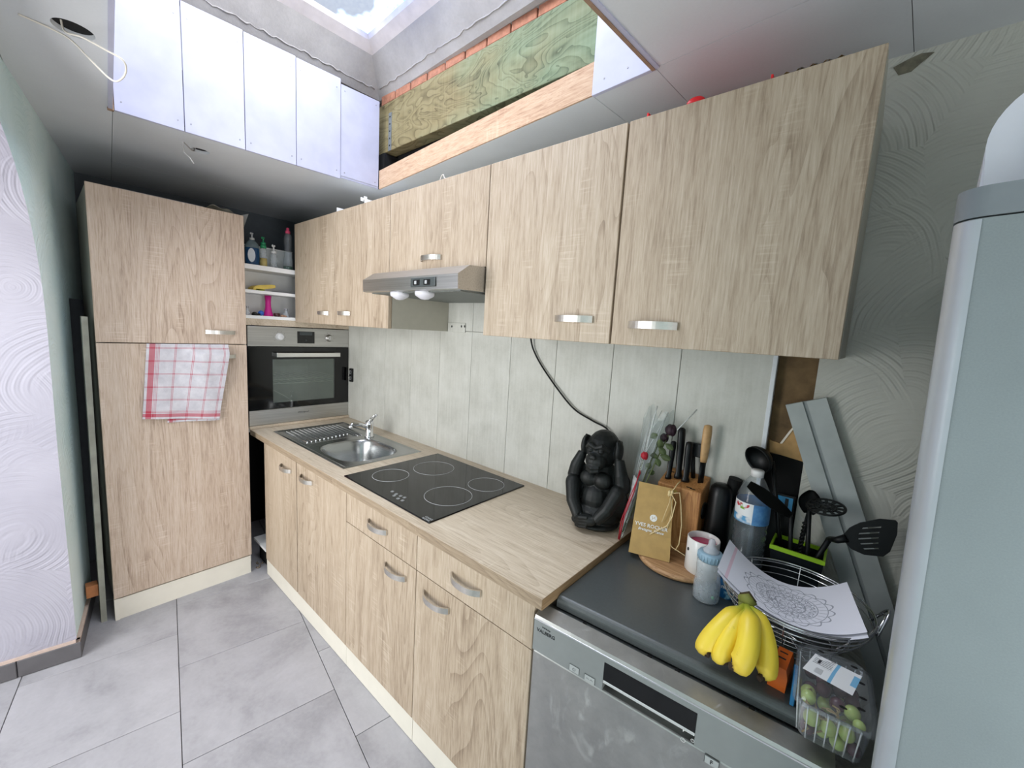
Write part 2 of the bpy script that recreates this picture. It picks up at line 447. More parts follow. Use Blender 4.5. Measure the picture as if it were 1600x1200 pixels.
# cladding panels
t = NT('wall_cladding'); co = t.coords((1, 1, 1), rnd=4.); n1 = t.noise(co, 7, 6, .65); n2 = t.noise(t.coords((90, 90, 6), rnd=4.), 1, 3); n3 = t.noise(co, 160, 2)
t.set(color=t.ramp(n1*.6+n2*.28+n3*.12, [(.32, lin((172, 172, 163))), (.5, lin((189, 189, 181))), (.68, lin((201, 201, 194)))]), rough=.5); W['clad'] = t.m
seams = [-.66, -.36, -.10, .153, .418, .681, .932, 1.172, 1.424, 1.67, 1.921, 2.163, 2.426]
for a, b in zip(seams[:-1], seams[1:]):
    obj('cladding_panel', RB(a+.0008, b-.0008, 0, .012, .70, 1.46, r=.0012, seg=1), W['clad'], wall_back)
    obj('cladding_panel', RB(a+.0008, b-.0008, 0, .012, 1.462, 2.05, r=.0012, seg=1), W['clad'], wall_back)
obj('edge_profile', RB(2.420, 2.432, -.006, .012, .80, 1.4535, r=.002), plain('white_edge_profile', (216, 220, 224), .35), wall_back)

# ---- ceiling boards round the light shaft
SO = Vector((.573, -.153, 0)); SA = math.atan2(-.083, .9965)
SM = Matrix.Translation(SO) @ Matrix.Rotation(SA, 4, 'Z')     # local x = e1, local -y = e2
t = NT('ceiling_board'); n1 = t.noise(t.coords((1, 1, 1), rnd=3.), 2.4, 3); n2 = t.noise(t.coords((1, 1, 1)), 160, 2)
t.set(color=t.ramp(n1*.8+n2*.2, [(.3, lin((198, 201, 205))), (.7, lin((212, 215, 218)))]), rough=.5); t.bump(n2, .05, .001); W['ceil'] = t.m
L1, L2 = 1.541, 1.003
bm = bmesh.new()
for (a, b, c, d) in ((-1.5, -.018, -L2-.016, .4), (L1+.014, 3.6, -L2-.016, .4), (-1.5, 3.6, -2.4, -L2-.016), (-.018, L1+.014, .05, .4)):
    box(bm, a, b, c, d, ZC+.014, ZC+.06, M=SM)
ceiling = struct(obj('ceiling', bm, W['dark']))
HOLES = [(Vector((.975, -1.268)), .040), (Vector((.311, -.862)), .033)]
def cboard(a, b, c, d):
    g_ = .0007
    ob = obj('ceiling_board', B(a+g_, b-g_, -d+g_, -c-g_, ZC, ZC+.0125, M=SM), W['ceil'], ceiling)
    ci = SM.inverted()
    for hc, hr in HOLES:
        p = ci @ Vector((hc.x, hc.y, 0))
        if a < p.x < b and -d < p.y < -c:
            # rebuild the board with a round hole
            bm = bmesh.new(); n = 32
            ring = [(p.x+hr*math.cos(2*PI*k/n), p.y+hr*math.sin(2*PI*k/n)) for k in range(n)]
            def edge(k):
                dx, dy = math.cos(2*PI*k/n), math.sin(2*PI*k/n)
                ts = []
                if dx > 1e-9: ts.append((b-g_-p.x)/dx)
                if dx < -1e-9: ts.append((a+g_-p.x)/dx)
                if dy > 1e-9: ts.append((-c-g_-p.y)/dy)
                if dy < -1e-9: ts.append((-d+g_-p.y)/dy)
                q = min(ts); return (p.x+dx*q, p.y+dy*q)
            outer = [edge(k) for k in range(n)]
            corners = {}
            for cx_, cy_ in ((b-g_, -c-g_), (a+g_, -c-g_), (a+g_, -d+g_), (b-g_, -d+g_)):
                an = math.atan2(cy_-p.y, cx_-p.x) % (2*PI); corners[int(an/(2*PI)*n)] = (cx_, cy_)
            for z, s_ in ((ZC, 1), (ZC+.0125, 0)):
                R_ = [bm.verts.new(SM @ Vector((x, y, z))) for x, y in ring]; O_ = [bm.verts.new(SM @ Vector((x, y, z))) for x, y in outer]
                for k in range(n):
                    k2 = (k+1) % n; vs = [R_[k], O_[k]]
                    if k in corners: vs.append(bm.verts.new(SM @ Vector((*corners[k], z))))
                    bm.faces.new(vs+[O_[k2], R_[k2]])
                if s_: RL = R_
                else:
                    for k in range(n): bm.faces.new((RL[k], RL[(k+1) % n], R_[(k+1) % n], R_[k]))
            me = ob.data; bm.to_mesh(me); bm.free()
for (a, b, c, d) in ((-.73, 0, -.40, L2), (-1.5, -.73, -.40, L2), (-1.5, 1.6, L2, 1.235), (1.6, 3.6, L2, 1.235), (-1.5, 1.2, 1.235, 2.3), (1.2, 3.6, 1.235, 2.3),
                     (0, 1.3445, -.40, -.0062), (1.3445, L1, -.40, -.009), (L1, 2.02, 0, L2), (L1, 2.02, -.40, 0), (2.02, 3.6, -.40, L2)):
    cboard(a, b, c, d)
for hc, hr in HOLES:      # dark can of the cut-out above each hole
    bm = bmesh.new(); lathe(bm, [(hr+.004, 0), (hr+.004, .075)], 24, hc.x, hc.y, ZC+.013, cap=True); obj('cutout_cavity', bm, W['blackmatte'], ceiling)

# ---- light shaft lining
t = NT('shaft_panel'); n1 = t.noise(t.coords((1, 1, 1), rnd=5.), 9, 4)
t.set(color=t.ramp(n1, [(.3, lin((172, 173, 193))), (.7, lin((186, 187, 206)))]), rough=.45); W['shaft'] = t.m
SH = 2.61
ys = [0, .2, .4, .6, .802, 1.0]
for i, (a, b) in enumerate(zip(ys[:-1], ys[1:])):
    p = obj('shaft_panel', RB(-.012-.003*(i == 0), 0-.004*(i == 0), -b+.0012, -a-.0012, ZC-.004+.006*(i == 0), SH+.012*(1 if i else -.4)+.004*i, r=.001, seg=1, M=SM), W['shaft'], ceiling)
    for yy in (-b+.02, -a-.02):
        for zz in (ZC+.03, SH-.03):
            bm = bmesh.new(); lathe(bm, [(.0025, 0), (.0025, .0012)], 8, M=SM @ Matrix.Translation((0-.004*(i == 0), yy, zz)) @ Matrix.Rotation(PI/2, 4, 'Y')); obj('screw', bm, W['screw'], p)
obj('shaft_panel', B(0, L1, -L2-.012, -L2, ZC-.004, SH, M=SM), W['shaft'], ceiling)
obj('shaft_panel', B(L1, L1+.012, -L2, 0, ZC-.004, SH, M=SM), W['shaft'], ceiling)
p = obj('shaft_panel', RB(1.345, L1, -.004, .008, ZC-.003, SH, r=.001, seg=1, M=SM), W['shaft'], ceiling)
for xx, zz in ((1.385, ZC+.03), (1.46, ZC+.03), (1.51, ZC+.03)):
    bm = bmesh.new(); lathe(bm, [(.0025, 0), (.0025, .0012)], 8, M=SM @ Matrix.Translation((xx, -.004, zz)) @ Matrix.Rotation(PI/2, 4, 'X')); obj('screw', bm, W['screw'], p)
W['rawedge'] = plain('raw_board_edge', (150, 122, 100), .9, var=.15)
obj('board_edge', B(L1-.008, L1+.001, -L2, 0, ZC-.006, ZC+.004, M=SM), W['rawedge'], ceiling)
obj('board_edge', B(-.016, .002, -L2-.014, -L2+.003, ZC-.006, SH, M=SM), W['rawedge'], ceiling)

# ---- skylight: upstand, frame and pane
KM = Matrix.Translation((.475, -.098, 0)) @ Matrix.Rotation(-.033, 4, 'Z')
KX, KY = 1.74, -1.22
t = NT('curb_render'); n1 = t.noise(t.coords((1, 1, 1)), 6, 5, .6); n2 = t.noise(t.coords((1, 1, 1)), 90, 3)
t.set(color=t.ramp(n1*.8+n2*.2, [(.3, lin((158, 153, 150))), (.7, lin((186, 182, 178)))]), rough=.8); t.bump(n2+n1*.5, .3, .003); W['curb'] = t.m
W['framew'] = plain('skylight_frame', (226, 218, 216), .6, var=.07, vs=20)
window = struct(obj('window_1', B(-.03, KX+.03, 0, .04, 2.66, 2.665, M=KM), W['curb']))
bm = bmesh.new()
def ring(i, z): return [bm.verts.new(KM @ Vector(p)) for p in ((i, -i, z), (KX-i, -i, z), (KX-i, KY+i, z), (i, KY+i, z))]
r0 = ring(-.02, 2.655); r1 = ring(.0, 2.66); r2 = ring(.098, 2.80); r3 = ring(-.02, 2.82)
for a, b in ((r0, r1), (r1, r2)):
    for i in range(4): bm.faces.new((a[i], a[(i+1) % 4], b[(i+1) % 4], b[i]))
obj('curb', bm, W['curb'], window, normals=False)
for side in (0, 1):      # ragged sealant bead near the foot of the upstand
    bm = bmesh.new(); pts = []
    n = 60
    for i in range(n+1):
        s_ = .02+i/n*(1.5 if side == 0 else 1.0); zz = 2.695+.002*math.sin(i*1.9)+random.uniform(-.003, .003); ins = .098*(zz-2.66)/.14
        pts.append(KM @ (Vector((s_+ins, -ins-.001, zz)) if side == 0 else Vector((ins+.001, -s_-ins, zz))))
    tube(bm, pts, [random.uniform(.0012, .004) for i in range(n+1)], 6); obj('sealant_bead', bm, W['curb'], window)
bm = bmesh.new()
q0 = ring(.098, 2.80); q1 = ring(.140, 2.832); q2 = ring(.150, 2.85); q3 = ring(-.02, 2.85)
for a, b in ((q0, q1), (q1, q2), (q2, q3)):
    for i in range(4): bm.faces.new((a[i], a[(i+1) % 4], b[(i+1) % 4], b[i]))
obj('window_frame', bm, W['framew'], window, normals=False)
t = NT('skylight_glass'); co = t.coords((1, 1, 1)); n1 = t.noise(co, 3.5, 3); n2 = t.noise(co, 55, 4, .7)
tr = t.node('BsdfTransparent'); tl = t.node('BsdfTranslucent'); tr.inputs[0].default_value = (.97, .98, 1, 1)
t.link(t.ramp(n2, [(.38, (.26, .38, .72)), (.60, (.62, .74, .98))]), tl.inputs[0])
mxs = t.node('MixShader'); yy = t.sep(t.tc())[1]; t.link(((yy+.40)*8+(n1-.5)*5).mx(.02).mn(.97), mxs.inputs[0]); t.link(tr.outputs[0], mxs.inputs[1]); t.link(tl.outputs[0], mxs.inputs[2])
t.link(mxs.outputs[0], t.out.inputs[0]); W['skyglass'] = t.m
obj('pane', B(.13, KX-.13, KY+.13, -.13, 2.852, 2.858, M=KM), W['skyglass'], window)
pp = at(468, -6, 'z', 2.858)
bm = bmesh.new(); ell(bm, (pp.x, pp.y, 2.885), (.07, .035, .028)); ell(bm, (pp.x-.05, pp.y-.02, 2.88), (.05, .03, .02))
single('roof_debris', bm, W['blackmatte'], 'dark lump lying on the outside of the skylight glass', 'debris')

# ---- timbers and bricks over the wall units
gt = NT('treated_timber'); co = gt.coords((1, 1, 1))
n1 = gt.noise(gt.coords((2.2, 8, 9)), 1, 5, .6, 1.2)
bf = gt.noise(gt.coords((2.6, 2, 7)), 1, 2, .5, 1.2); br = (bf*15).fr()
n2 = gt.noise(gt.coords((120, 120, 3)), 1, 3); n3 = gt.noise(gt.coords((1.3, 1, 1.8)), 1, 3)
c1 = gt.ramp(n1*.70+br*br*br*-.22+n2*.22+.10, [(.25, lin((84, 72, 46))), (.5, lin((132, 120, 84))), (.8, lin((158, 148, 112)))])
c2 = gt.ramp(n1*.70+br*br*br*-.22+n2*.22+.10, [(.25, lin((70, 88, 66))), (.5, lin((112, 132, 104))), (.8, lin((140, 160, 132)))])
xg = gt.sep(gt.tc())[0]; gt.set(color=gt.mix(((n3-.45)*4+(xg+.35)*.9).mx(0.).mn(1.), c1, c2), rough=.85); gt.bump(n2*.5+n1*.5, .3, .003)
W['treated'] = gt.m
W['pine'] = wood('raw_pine', 0, (150, 112, 86), (190, 158, 130), (208, 182, 154), .8)
bm = RB(.30, 2.35, -.11, -.045, 2.376, 2.618, r=.003)
single('roof_beam', bm, W['treated'], 'thick green tinted timber beam under the course of bricks', 'beam')
bm = bmesh.new(); prism(bm, [(0, ZC+.001), (.006, ZC+.001), (.006, ZC+.013), (.045, ZC+.013), (.045, ZC+.093), (0, ZC+.093)], .001, 1.344, M=SM, axis='x')
single('ceiling_batten', bm, W['pine'], 'pale raw pine batten along the ceiling opening below the green beam', 'batten')
W['brick'] = plain('red_brick', (178, 122, 96), .9, var=.22, vs=45)
struct(obj('wall_upper', B(-.66, 2.8, -.085, .09, 2.62, 2.90), plain('dark_mortar', (60, 52, 46), .95)))
wu = bpy.data.objects['wall_upper']
obj('dark_backing', B(.3, 2.4, -.035, -.01, 2.245, 2.63), W['dark'], wu)
obj('dark_backing', B(.50, .566, -.12, -.02, 2.245, 2.37), W['dark'], wu)
for i in range(14):
    a = .50+i*.131; j = random.uniform(-.004, .004)
    obj('brick', RB(a+.004, a+.127, -.104+j*.5, -.04, 2.622, 2.672+j, r=.003, seg=1), W['brick'], wu)
# joist hanger at the end of the beam
hg = thing('joist_hanger', 'perforated galvanised bracket holding the end of the green beam', 'bracket', (.598, -.118, 2.38))
hb = bmesh.new(); box(hb, .590, .616, -.1135, -.1105, 2.375, 2.56); obj('plate', hb, metal('galvanised', (176, 182, 184), .5), hg)
for k in range(5):
    hb = bmesh.new(); lathe(hb, [(.004, 0), (.004, .0012)], 10, M=Matrix.Translation((.603, -.1135, 2.40+.035*k)) @ Matrix.Rotation(PI/2, 4, 'X')); obj('nail_hole', hb, W['dark'], hg)

# loose cables from the ceiling cut-outs
def cable(name, pts, r, m, label, cat='cable', group=None, n=8, sub=8):
    P = [Vector(p) for p in pts]; out = []
    for i in range(len(P)-1):
        p0, p1, p2, p3 = P[max(i-1, 0)], P[i], P[i+1], P[min(i+2, len(P)-1)]
        for k in range(sub):
            s_ = k/sub
            out.append(.5*((2*p1)+(p2-p0)*s_+(2*p0-5*p1+4*p2-p3)*s_*s_+(3*p1-p0-3*p2+p3)*s_**3))
    out.append(P[-1]); bm = bmesh.new(); tube(bm, out, r, n); return single(name, bm, m, label, cat, group)
W['cable_w'] = plain('cream_cable', (214, 208, 196), .5)
def cz(px, py, dz): return at(px, py, 'z', ZC-dz)
cable('ceiling_cable', [(.985, -1.29, 2.22), (.975, -1.285, 2.165), at(128, 58, 'z', 2.12), at(165, 78, 'z', 2.08), at(193, 95, 'z', 2.06), at(196, 115, 'z', 2.05), at(183, 127, 'z', 2.05), at(168, 120, 'z', 2.06), at(140, 92, 'z', 2.10), at(110, 62, 'z', 2.15), at(80, 45, 'z', 2.17), at(28, 22, 'z', 2.173)], .0021, W['cable_w'], 'cream cable looping out of the larger ceiling cut-out')
cable('ceiling_cable', [(.311, -.875, 2.22), (.312, -.885, 2.168), at(290, 225, 'z', 2.15), at(286, 222, 'z', 2.14), at(288, 238, 'z', 2.11), at(296, 246, 'z', 2.09), at(303, 256, 'z', 2.07)], .0022, plain('grey_cable', (150, 148, 145), .5), 'thin grey cable hanging from the smaller ceiling cut-out')

# ================================================================== UNITS
def carcass(bm, x0, x1, y0, y1, z0, z1, t_=.016, top=True, front='y'):
    """open-fronted box of boards; the open side is y0 (front='y') or x1 (front='x')"""
    box(bm, x0, x1, y0, y1, z0, z0+t_)
    if top: box(bm, x0, x1, y0, y1, z1-t_, z1)
    if front == 'y':
        box(bm, x0, x0+t_, y0, y1, z0+t_, z1-(t_ if top else 0)); box(bm, x1-t_, x1, y0, y1, z0+t_, z1-(t_ if top else 0))
        box(bm, x0+t_, x1-t_, y1-.004, y1, z0+t_, z1-(t_ if top else 0))
    else:
        box(bm, x0, x1, y0, y0+t_, z0+t_, z1-t_); box(bm, x0, x1, y1-t_, y1, z0+t_, z1-t_)
        box(bm, x0, x0+.004, y0+t_, y1-t_, z0+t_, z1-t_)
def bow_handle(parent, c, along, out, L=.128, W_=.019, D=.026, m=None):
    """flat bow handle: a wide strip bent out from the front"""
    a = Vector(along).normalized(); o_ = Vector(out).normalized(); h = a.cross(o_)
    bm = bmesh.new(); n = 14; prev = None; c = Vector(c)
    for i in range(n+1):
        s_ = -1+2*i/n; dd = D*(1-s_**4*.0)*(1-abs(s_)**2.6); p = c+a*(s_*L/2)+o_*(dd+.0)
        ns = (i == 0 or i == n)
        tk = .0035+.004*abs(s_)**3
        q = [bm.verts.new(p+h*W_/2), bm.verts.new(p-h*W_/2), bm.verts.new(p-h*W_/2+o_*tk), bm.verts.new(p+h*W_/2+o_*tk)]
        if prev:
            for k in range(4): bm.faces.new((prev[k], prev[(k+1) % 4], q[(k+1) % 4], q[k]))
        if ns: bm.faces.new(q if i else list(reversed(q)))
        prev = q
    return obj('handle', bm, m or W['nickel'], parent)

# ---- tall cabinet, facing the camera end of the room (+x)
tall = thing('tall_cabinet', 'tall oak effect larder cabinet with two doors, next to the oven', 'cabinet', (-.2, -.925, 0))
TY0, TY1, TX = -1.2105, -.6389, .09
bm = bmesh.new(); carcass(bm, -.48, TX-.020, TY0+.002, TY1-.002, .108, 1.984, front='x'); obj('carcass', bm, W['carcass'], tall)
bm = bmesh.new(); box(bm, -.44, TX-.022, TY0+.02, TY1-.02, 0, .108); box(bm, TX-.024, TX-.006, TY0+.016, TY1-.004, .0, .104); obj('plinth', bm, W['plinth'], tall)
bm = bmesh.new(); box(bm, TX-.030, TX-.002, TY0, TY0+.016, .0, .108); obj('side_foot', bm, W['plinth'], tall)
d1 = obj('door', RB(TX-.018, TX, TY0, TY1, 1.3225, 1.988, r=.0012, seg=1), W['oak_warm'], tall)
bow_handle(d1, (TX, -.756, 1.382), (0, 1, 0), (1, 0, 0))
d2 = obj('door', RB(TX-.018, TX, TY0, TY1, .111, 1.3185, r=.0012, seg=1), W['oak_warm'], tall)
bow_handle(d2, (TX, -.756, 1.258), (0, 1, 0), (1, 0, 0))

# grey board and brick in the gap behind it
bm = bmesh.new(); box(bm, -.006, .006, -.010, .010, 0, 1.43, M=Matrix.Translation((.052, -1.246, .0)) @ Matrix.Rotation(-.006, 4, 'X'))
box(bm, -.10, -.006, -.008, .006, .0, 1.43, M=Matrix.Translation((.052, -1.246, .0)) @ Matrix.Rotation(-.006, 4, 'X'))
single('loose_board', bm, plain('grey_board', (146, 146, 134), .7, var=.2, vs=12), 'narrow grey board standing upright between the tall cabinet and the plaster wall', 'board')
bm = RB(-.02, .03, -1.2965, -1.2555, .125, .182, r=.003)
single('wooden_block', bm, plain('orange_wood', (172, 112, 70), .8, var=.15), 'small orange brown wood block wedged behind the upright grey board', 'block')

# ---- oven housing with white shelves
OY0, OY1, OX = -.5994, -.0017, -.0275
hous = thing('oven_housing', 'white shelf unit built around and above the oven', 'shelf unit', (-.3, -.31, 0))
bm = bmesh.new(); box(bm, -.56, -.035, -.636, -.606, .0, 1.90); obj('side_panel', bm, W['white'], hous)
bm = bmesh.new(); box(bm, -.225, -.21, -.606, -.0, 1.463, 1.7605); obj('back_panel', bm, W['shelfwhite'], hous)
for zt, th, nm in ((1.762, .026, 'shelf'), (1.622, .018, 'shelf'), (1.480, .018, 'shelf')):
    obj(nm, RB(-.275, -.03, -.606, -.0, zt-th, zt, r=.001, seg=1), W['shelfwhite'], hous)
obj('rail', RB(-.30, -.030, -.606, -.0, 1.424, 1.462, r=.001, seg=1), W['oak_x'], hous)
bm = bmesh.new(); box(bm, -.60, -.045, -.606, .0, .80, .834); obj('oven_shelf', bm, W['white'], hous)
obj('upstand', RB(-.060, -.018, -.6, .0, .822, .837, r=.001, seg=1), W['oak_x'], hous)
bm = bmesh.new(); box(bm, -.60, -.58, -.606, -.0, .0, 1.42); obj('rear_panel', bm, W['blackmatte'], hous)

# ---- built-in oven
oven = thing('built_in_oven', 'built-in steel and black glass oven above the worktop end', 'oven', (-.27, -.30, .837))
def ov(y, z, x=OX): return (x, y, z)
zb, zt = .838, 1.4195
bm = bmesh.new()
carcass(bm, -.55, OX-.022, OY0+.02, OY1-.02, zb+.01, zt-.01, t_=.03, front='x'); obj('body', bm, plain('oven_enamel', (150, 160, 152), .35, var=.1), oven)
cp = obj('control_panel', RB(OX-.02, OX, OY0, OY1, 1.3045, zt, r=.0015), W['steel_y'], oven)
bm = bmesh.new()
gz0, gz1 = .93, 1.3015
wy0, wy1, wz0, wz1 = -.472, -.098, .965, 1.228
for (a, b, c, d) in ((OY0, wy0, gz0, gz1), (wy1, OY1, gz0, gz1), (wy0, wy1, gz0, wz0), (wy0, wy1, wz1, gz1)):
    box(bm, OX-.018, OX-.001, a, b, c, d)
od = obj('door', bm, W['glassblack'], oven)
obj('door_window', B(OX-.006, OX-.003, wy0, wy1, wz0, wz1), clear('oven_glass', (208, 216, 209), .12, .05, 1.5), od)
obj('lower_panel', RB(OX-.02, OX, OY0, OY1, zb, gz0-.002, r=.0015), W['steel_y'], oven)
bm = bmesh.new(); rbox(bm, OX+.030, OX+.040, -.462, -.078, 1.243, 1.270, r=.002); box(bm, OX, OX+.034, -.462, -.450, 1.246, 1.267); box(bm, OX, OX+.034, -.09, -.078, 1.246, 1.267)
obj('handle', bm, metal('bright_steel', (226, 225, 222), .22, 1), od)
for y_, m_ in ((-.432, plain('knob_white', (206, 206, 204), .3)), (-.135, W['steel_y'])):
    bm = bmesh.new(); lathe(bm, [(.0225, 0), (.0225, .003), (.019, .004), (.018, .020), (.016, .022)], 24, M=Matrix.Translation((OX, y_, 1.362)) @ Matrix.Rotation(PI/2, 4, 'Y'))
    box(bm, OX+.02, OX+.027, y_-.004, y_+.004, 1.346, 1.378); obj('knob', bm, m_, cp)
    for k in range(8):
        an = math.radians(-130+37*k); bm = bmesh.new(); lathe(bm, [(.0014, 0), (.0014, .0006)], 6, M=Matrix.Translation((OX, y_+.033*math.sin(an), 1.362+.033*math.cos(an))) @ Matrix.Rotation(PI/2, 4, 'Y')); obj('dial_mark', bm, W['darkprint'], cp)
dp = obj('display', B(OX, OX+.0012, -.332, -.228, 1.326, 1.399), W['glassblack'], cp)
obj('display_screen', B(OX+.0012, OX+.0016, -.318, -.242, 1.376, 1.396), plain('lcd_grey', (58, 64, 66), .25), dp)
bm = bmesh.new(); lathe(bm, [(.006, 0), (.006, .0008)], 16, M=Matrix.Translation((OX+.0012, -.28, 1.345)) @ Matrix.Rotation(PI/2, 4, 'Y')); obj('display_button', bm, plain('button_dark', (44, 48, 50), .3), dp)
lettering('Whirlpool', .016, basis((OX+.0004, -.300, .893), (0, 1, 0), (0, 0, 1)), W['darkprint'], oven, shear=.2)
W['rackwire'] = plain('rack_wire', (214, 214, 208), .3)
for zz in (1.10, 1.075):
    bm = bmesh.new(); tube(bm, [(OX-.04, -.56, zz), (OX-.04, -.04, zz)], .0026, 6)
    for k in range(12): tube(bm, [(OX-.06, -.54+.044*k, zz), (OX-.40, -.54+.044*k, zz)], .0015, 5)
    obj('rack', bm, W['rackwire'], oven)
bm = bmesh.new(); tube(bm, [(OX-.05, -.47, 1.035), (OX-.05, -.45, 1.033), (OX-.04, -.40, 1.0), (OX-.03, -.34, .955)], .002, 6); obj('rack_bracket', bm, W['rackwire'], oven)
# black socket on the wall cladding beside the oven
sk_ = thing('wall_socket', 'black double socket on the cladding beside the oven', 'socket', (.03, -.004, 1.11))
obj('plate', RB(.004, .040, -.014, .0, 1.075, 1.165, r=.002), W['black'], sk_)
for zz in (1.10, 1.14):
    bm = bmesh.new(); tube(bm, [(.022+.010*math.cos(2*PI*k/16), -.0145, zz+.012*math.sin(2*PI*k/16)) for k in range(16)], .0012, 5, closed=True); obj('socket_ring', bm, W['greyline'], sk_)

# ---- base units
YD = -.588; ZD = .0962; ZT = .7895
def door(parent, x0, x1, z0, z1, y=YD, m=None, name='door'):
    return obj(name, RB(x0+.0015, x1-.0015, y, y+.018, z0, z1, r=.0012, seg=1), m or W['oak_v'], parent)
def plinth(parent, x0, x1): obj('plinth', RB(x0+.001, x1-.001, YD+.004, YD+.020, .0015, ZD-.002, r=.001, seg=1), W['plinth'], parent)
X0, X1, X2, X3, X4 = .1632, .5969, 1.0915, 1.569, 2.0643
u = thing('base_cabinet', 'oak effect base cabinet with two full doors under the sink', 'cabinet', ((X0+X2)/2, -.3, 0))
bm = bmesh.new(); carcass(bm, X0, X2-.001, YD+.02, -.02, ZD, ZT, top=False); box(bm, X0+.016, X2-.017, YD+.02, YD+.036, .72, ZT)
box(bm, X0+.03, X0+.07, -.5, -.46, 0, ZD); box(bm, X2-.07, X2-.03, -.5, -.46, 0, ZD); obj('carcass', bm, W['carcass'], u)
plinth(u, X0-.002, X2)
a = door(u, X0, X1-.003, ZD, ZT); bow_handle(a, (.480, YD, .722), (1, 0, 0), (0, -1, 0), L=.125)
a = door(u, X1+.003, X2, ZD, ZT); bow_handle(a, (.722, YD, .733), (1, 0, 0), (0, -1, 0), L=.125)
def drawer_unit(x0, x1, hx, dhx, label):
    u = thing('base_cabinet', label, 'cabinet', ((x0+x1)/2, -.3, 0))
    bm = bmesh.new(); carcass(bm, x0, x1-.001, YD+.02, -.02, ZD, ZT, top=False)
    box(bm, x0+.03, x0+.07, -.5, -.46, 0, ZD); box(bm, x1-.07, x1-.03, -.5, -.46, 0, ZD); obj('carcass', bm, W['carcass'], u)
    plinth(u, x0, x1)
    a = door(u, x0, x1, .6605, ZT, name='drawer'); bow_handle(a, (dhx, YD, .727), (1, 0, 0), (0, -1, 0), L=.128)
    b = door(u, x0, x1, ZD, .6575); bow_handle(b, (hx, YD, .603), (1, 0, 0), (0, -1, 0), L=.128)
drawer_unit(X2, X3, 1.452, 1.332, 'oak effect base cabinet with drawer and door under the hob')
drawer_unit(X3, X4, 1.680, 1.812, 'oak effect base cabinet with drawer and door beside the dishwasher')
# rubble and a pale offcut in the dark gap by the tall cabinet
bm = bmesh.new(); box(bm, -.05, .15, -.585, -.25, .128, .142); box(bm, .03, .05, -.50, -.30, .0, .128)
single('shelf_offcut', bm, W['shelfwhite'], 'white board offcut lying in the gap between the tall cabinet and the sink unit', 'board')
bm = bmesh.new(); box(bm, -.05, .15, -.555, -.54, .0, .127); box(bm, -.05, .15, -.24, -.225, 0, .78)  # black sheets added so the gap reads as deep shade
single('gap_shade_sheet', bm, W['blackmatte'], 'added black sheet standing for the shade in the gap beside the sink unit', 'board')
for k in range(9):
    bm = bmesh.new(); p = Vector((.0+random.uniform(0, .075), -.60+random.uniform(-.015, .035), .005)); ell(bm, p, (random.uniform(.004, .010), random.uniform(.003, .007), .006), u=6, v=4)
    single('rubble_piece', bm, plain('rubble', (110, 100, 88), .95, var=.4), 'small piece of rubble on the floor in the gap beside the sink unit', 'rubble', 'rubble in the gap by the sink unit')

# ---- worktop (with the sink cut out), upstand strip behind
SX0, SX1, SY0, SY1 = .0959, .9274, -.518, -.0933
HW = .8216
bm = bmesh.new()
hx0, hx1, hy0, hy1 = SX0+.012, SX1-.012, SY0+.012, SY1-.012
hbx0, hbx1, hby0, hby1 = 1.0118+.02, 1.5918-.02, -.5589+.02, -.0533-.02
YC = -.5983
for (a, b, c, d) in ((-.018, hx0, YC, 0), (hx0, hx1, YC, hy0), (hx0, hx1, hy1, 0), (hx1, hbx0, YC, 0), (hbx0, hbx1, YC, hby0), (hbx0, hbx1, hby1, 0), (hbx1, 2.091, YC, 0)):
    box(bm, a, b, c, d, HW-.0295, HW)
bmesh.ops.remove_doubles(bm, verts=bm.verts, dist=1e-5)
wt = thing('worktop', 'pale oak effect worktop holding the sink and hob', 'worktop', (1.03, -.3, HW-.03))
obj('board', bm, W['oak_x'], wt)
obj('front_edging', B(-.018, 2.091, YC-.0012, YC, HW-.0295, HW-.001), W['edge'], wt)
obj('end_edging', B(2.091, 2.0925, YC, 0, HW-.0295, HW-.001), wood('edge_end', 1, (96, 76, 52), (128, 104, 74), (150, 126, 94)), wt)

# ---- sink
sink = thing('kitchen_sink', 'stainless steel inset sink with ribbed drainer', 'sink', ((SX0+SX1)/2, (SY0+SY1)/2, HW))
pl_ = [at(*p, 'z', HW) for p in ((504, 703), (628, 706), (570, 723), (560, 690))]
bcx, bcy = (pl_[0].x+pl_[1].x)/2, -.318
bcx = .695; brx, bry = .185, .158
def sstep(a, b, x):
    x = max(0, min(1, (x-a)/(b-a))); return x*x*(3-2*x)
NX, NY = 120, 66
bm = bmesh.new(); grid = []
for j in range(NY+1):
    row = []
    for i in range(NX+1):
        x = SX0+(SX1-SX0)*i/NX; y = SY0+(SY1-SY0)*j/NY
        d = (abs((x-bcx)/brx)**3.2+abs((y-bcy)/bry)**3.2)**(1/3.2)
        z = HW+.0035
        e = min(x-SX0, SX1-x, y-SY0, SY1-y)
        z -= .0030*(1-sstep(0, .006, e)) - .0
        z -= .004*sstep(.010, .020, e)
        z -= .135*(1-sstep(.72, 1.0, d))
        dd = max(abs((x-.285)/.165), abs((y+.315)/.170)); z -= .003*(1-sstep(.90, 1.0, dd))
        row.append(bm.verts.new((x, y, z)))
    grid.append(row)
for j in range(NY):
    for i in range(NX):
        f_ = bm.faces.new((grid[j][i], grid[j][i+1], grid[j+1][i+1], grid[j+1][i])); f_.smooth = True
sb = obj('basin_deck', bm, metal('sink_steel', (176, 178, 178), .24, 0, .06), sink, normals=False)
for k in range(13):
    y = -.462+k*.0245; l0, l1 = .135, .425-.004*k
    if k > 10: l1 = .46
    bm = bmesh.new(); tube(bm, [(l0, y, HW-.004), (l0+.008, y, HW-.0005), (l1-.008, y, HW-.0005), (l1, y, HW-.004)], .0045, 8); obj('drainer_rib', bm, W['chrome'], sink)
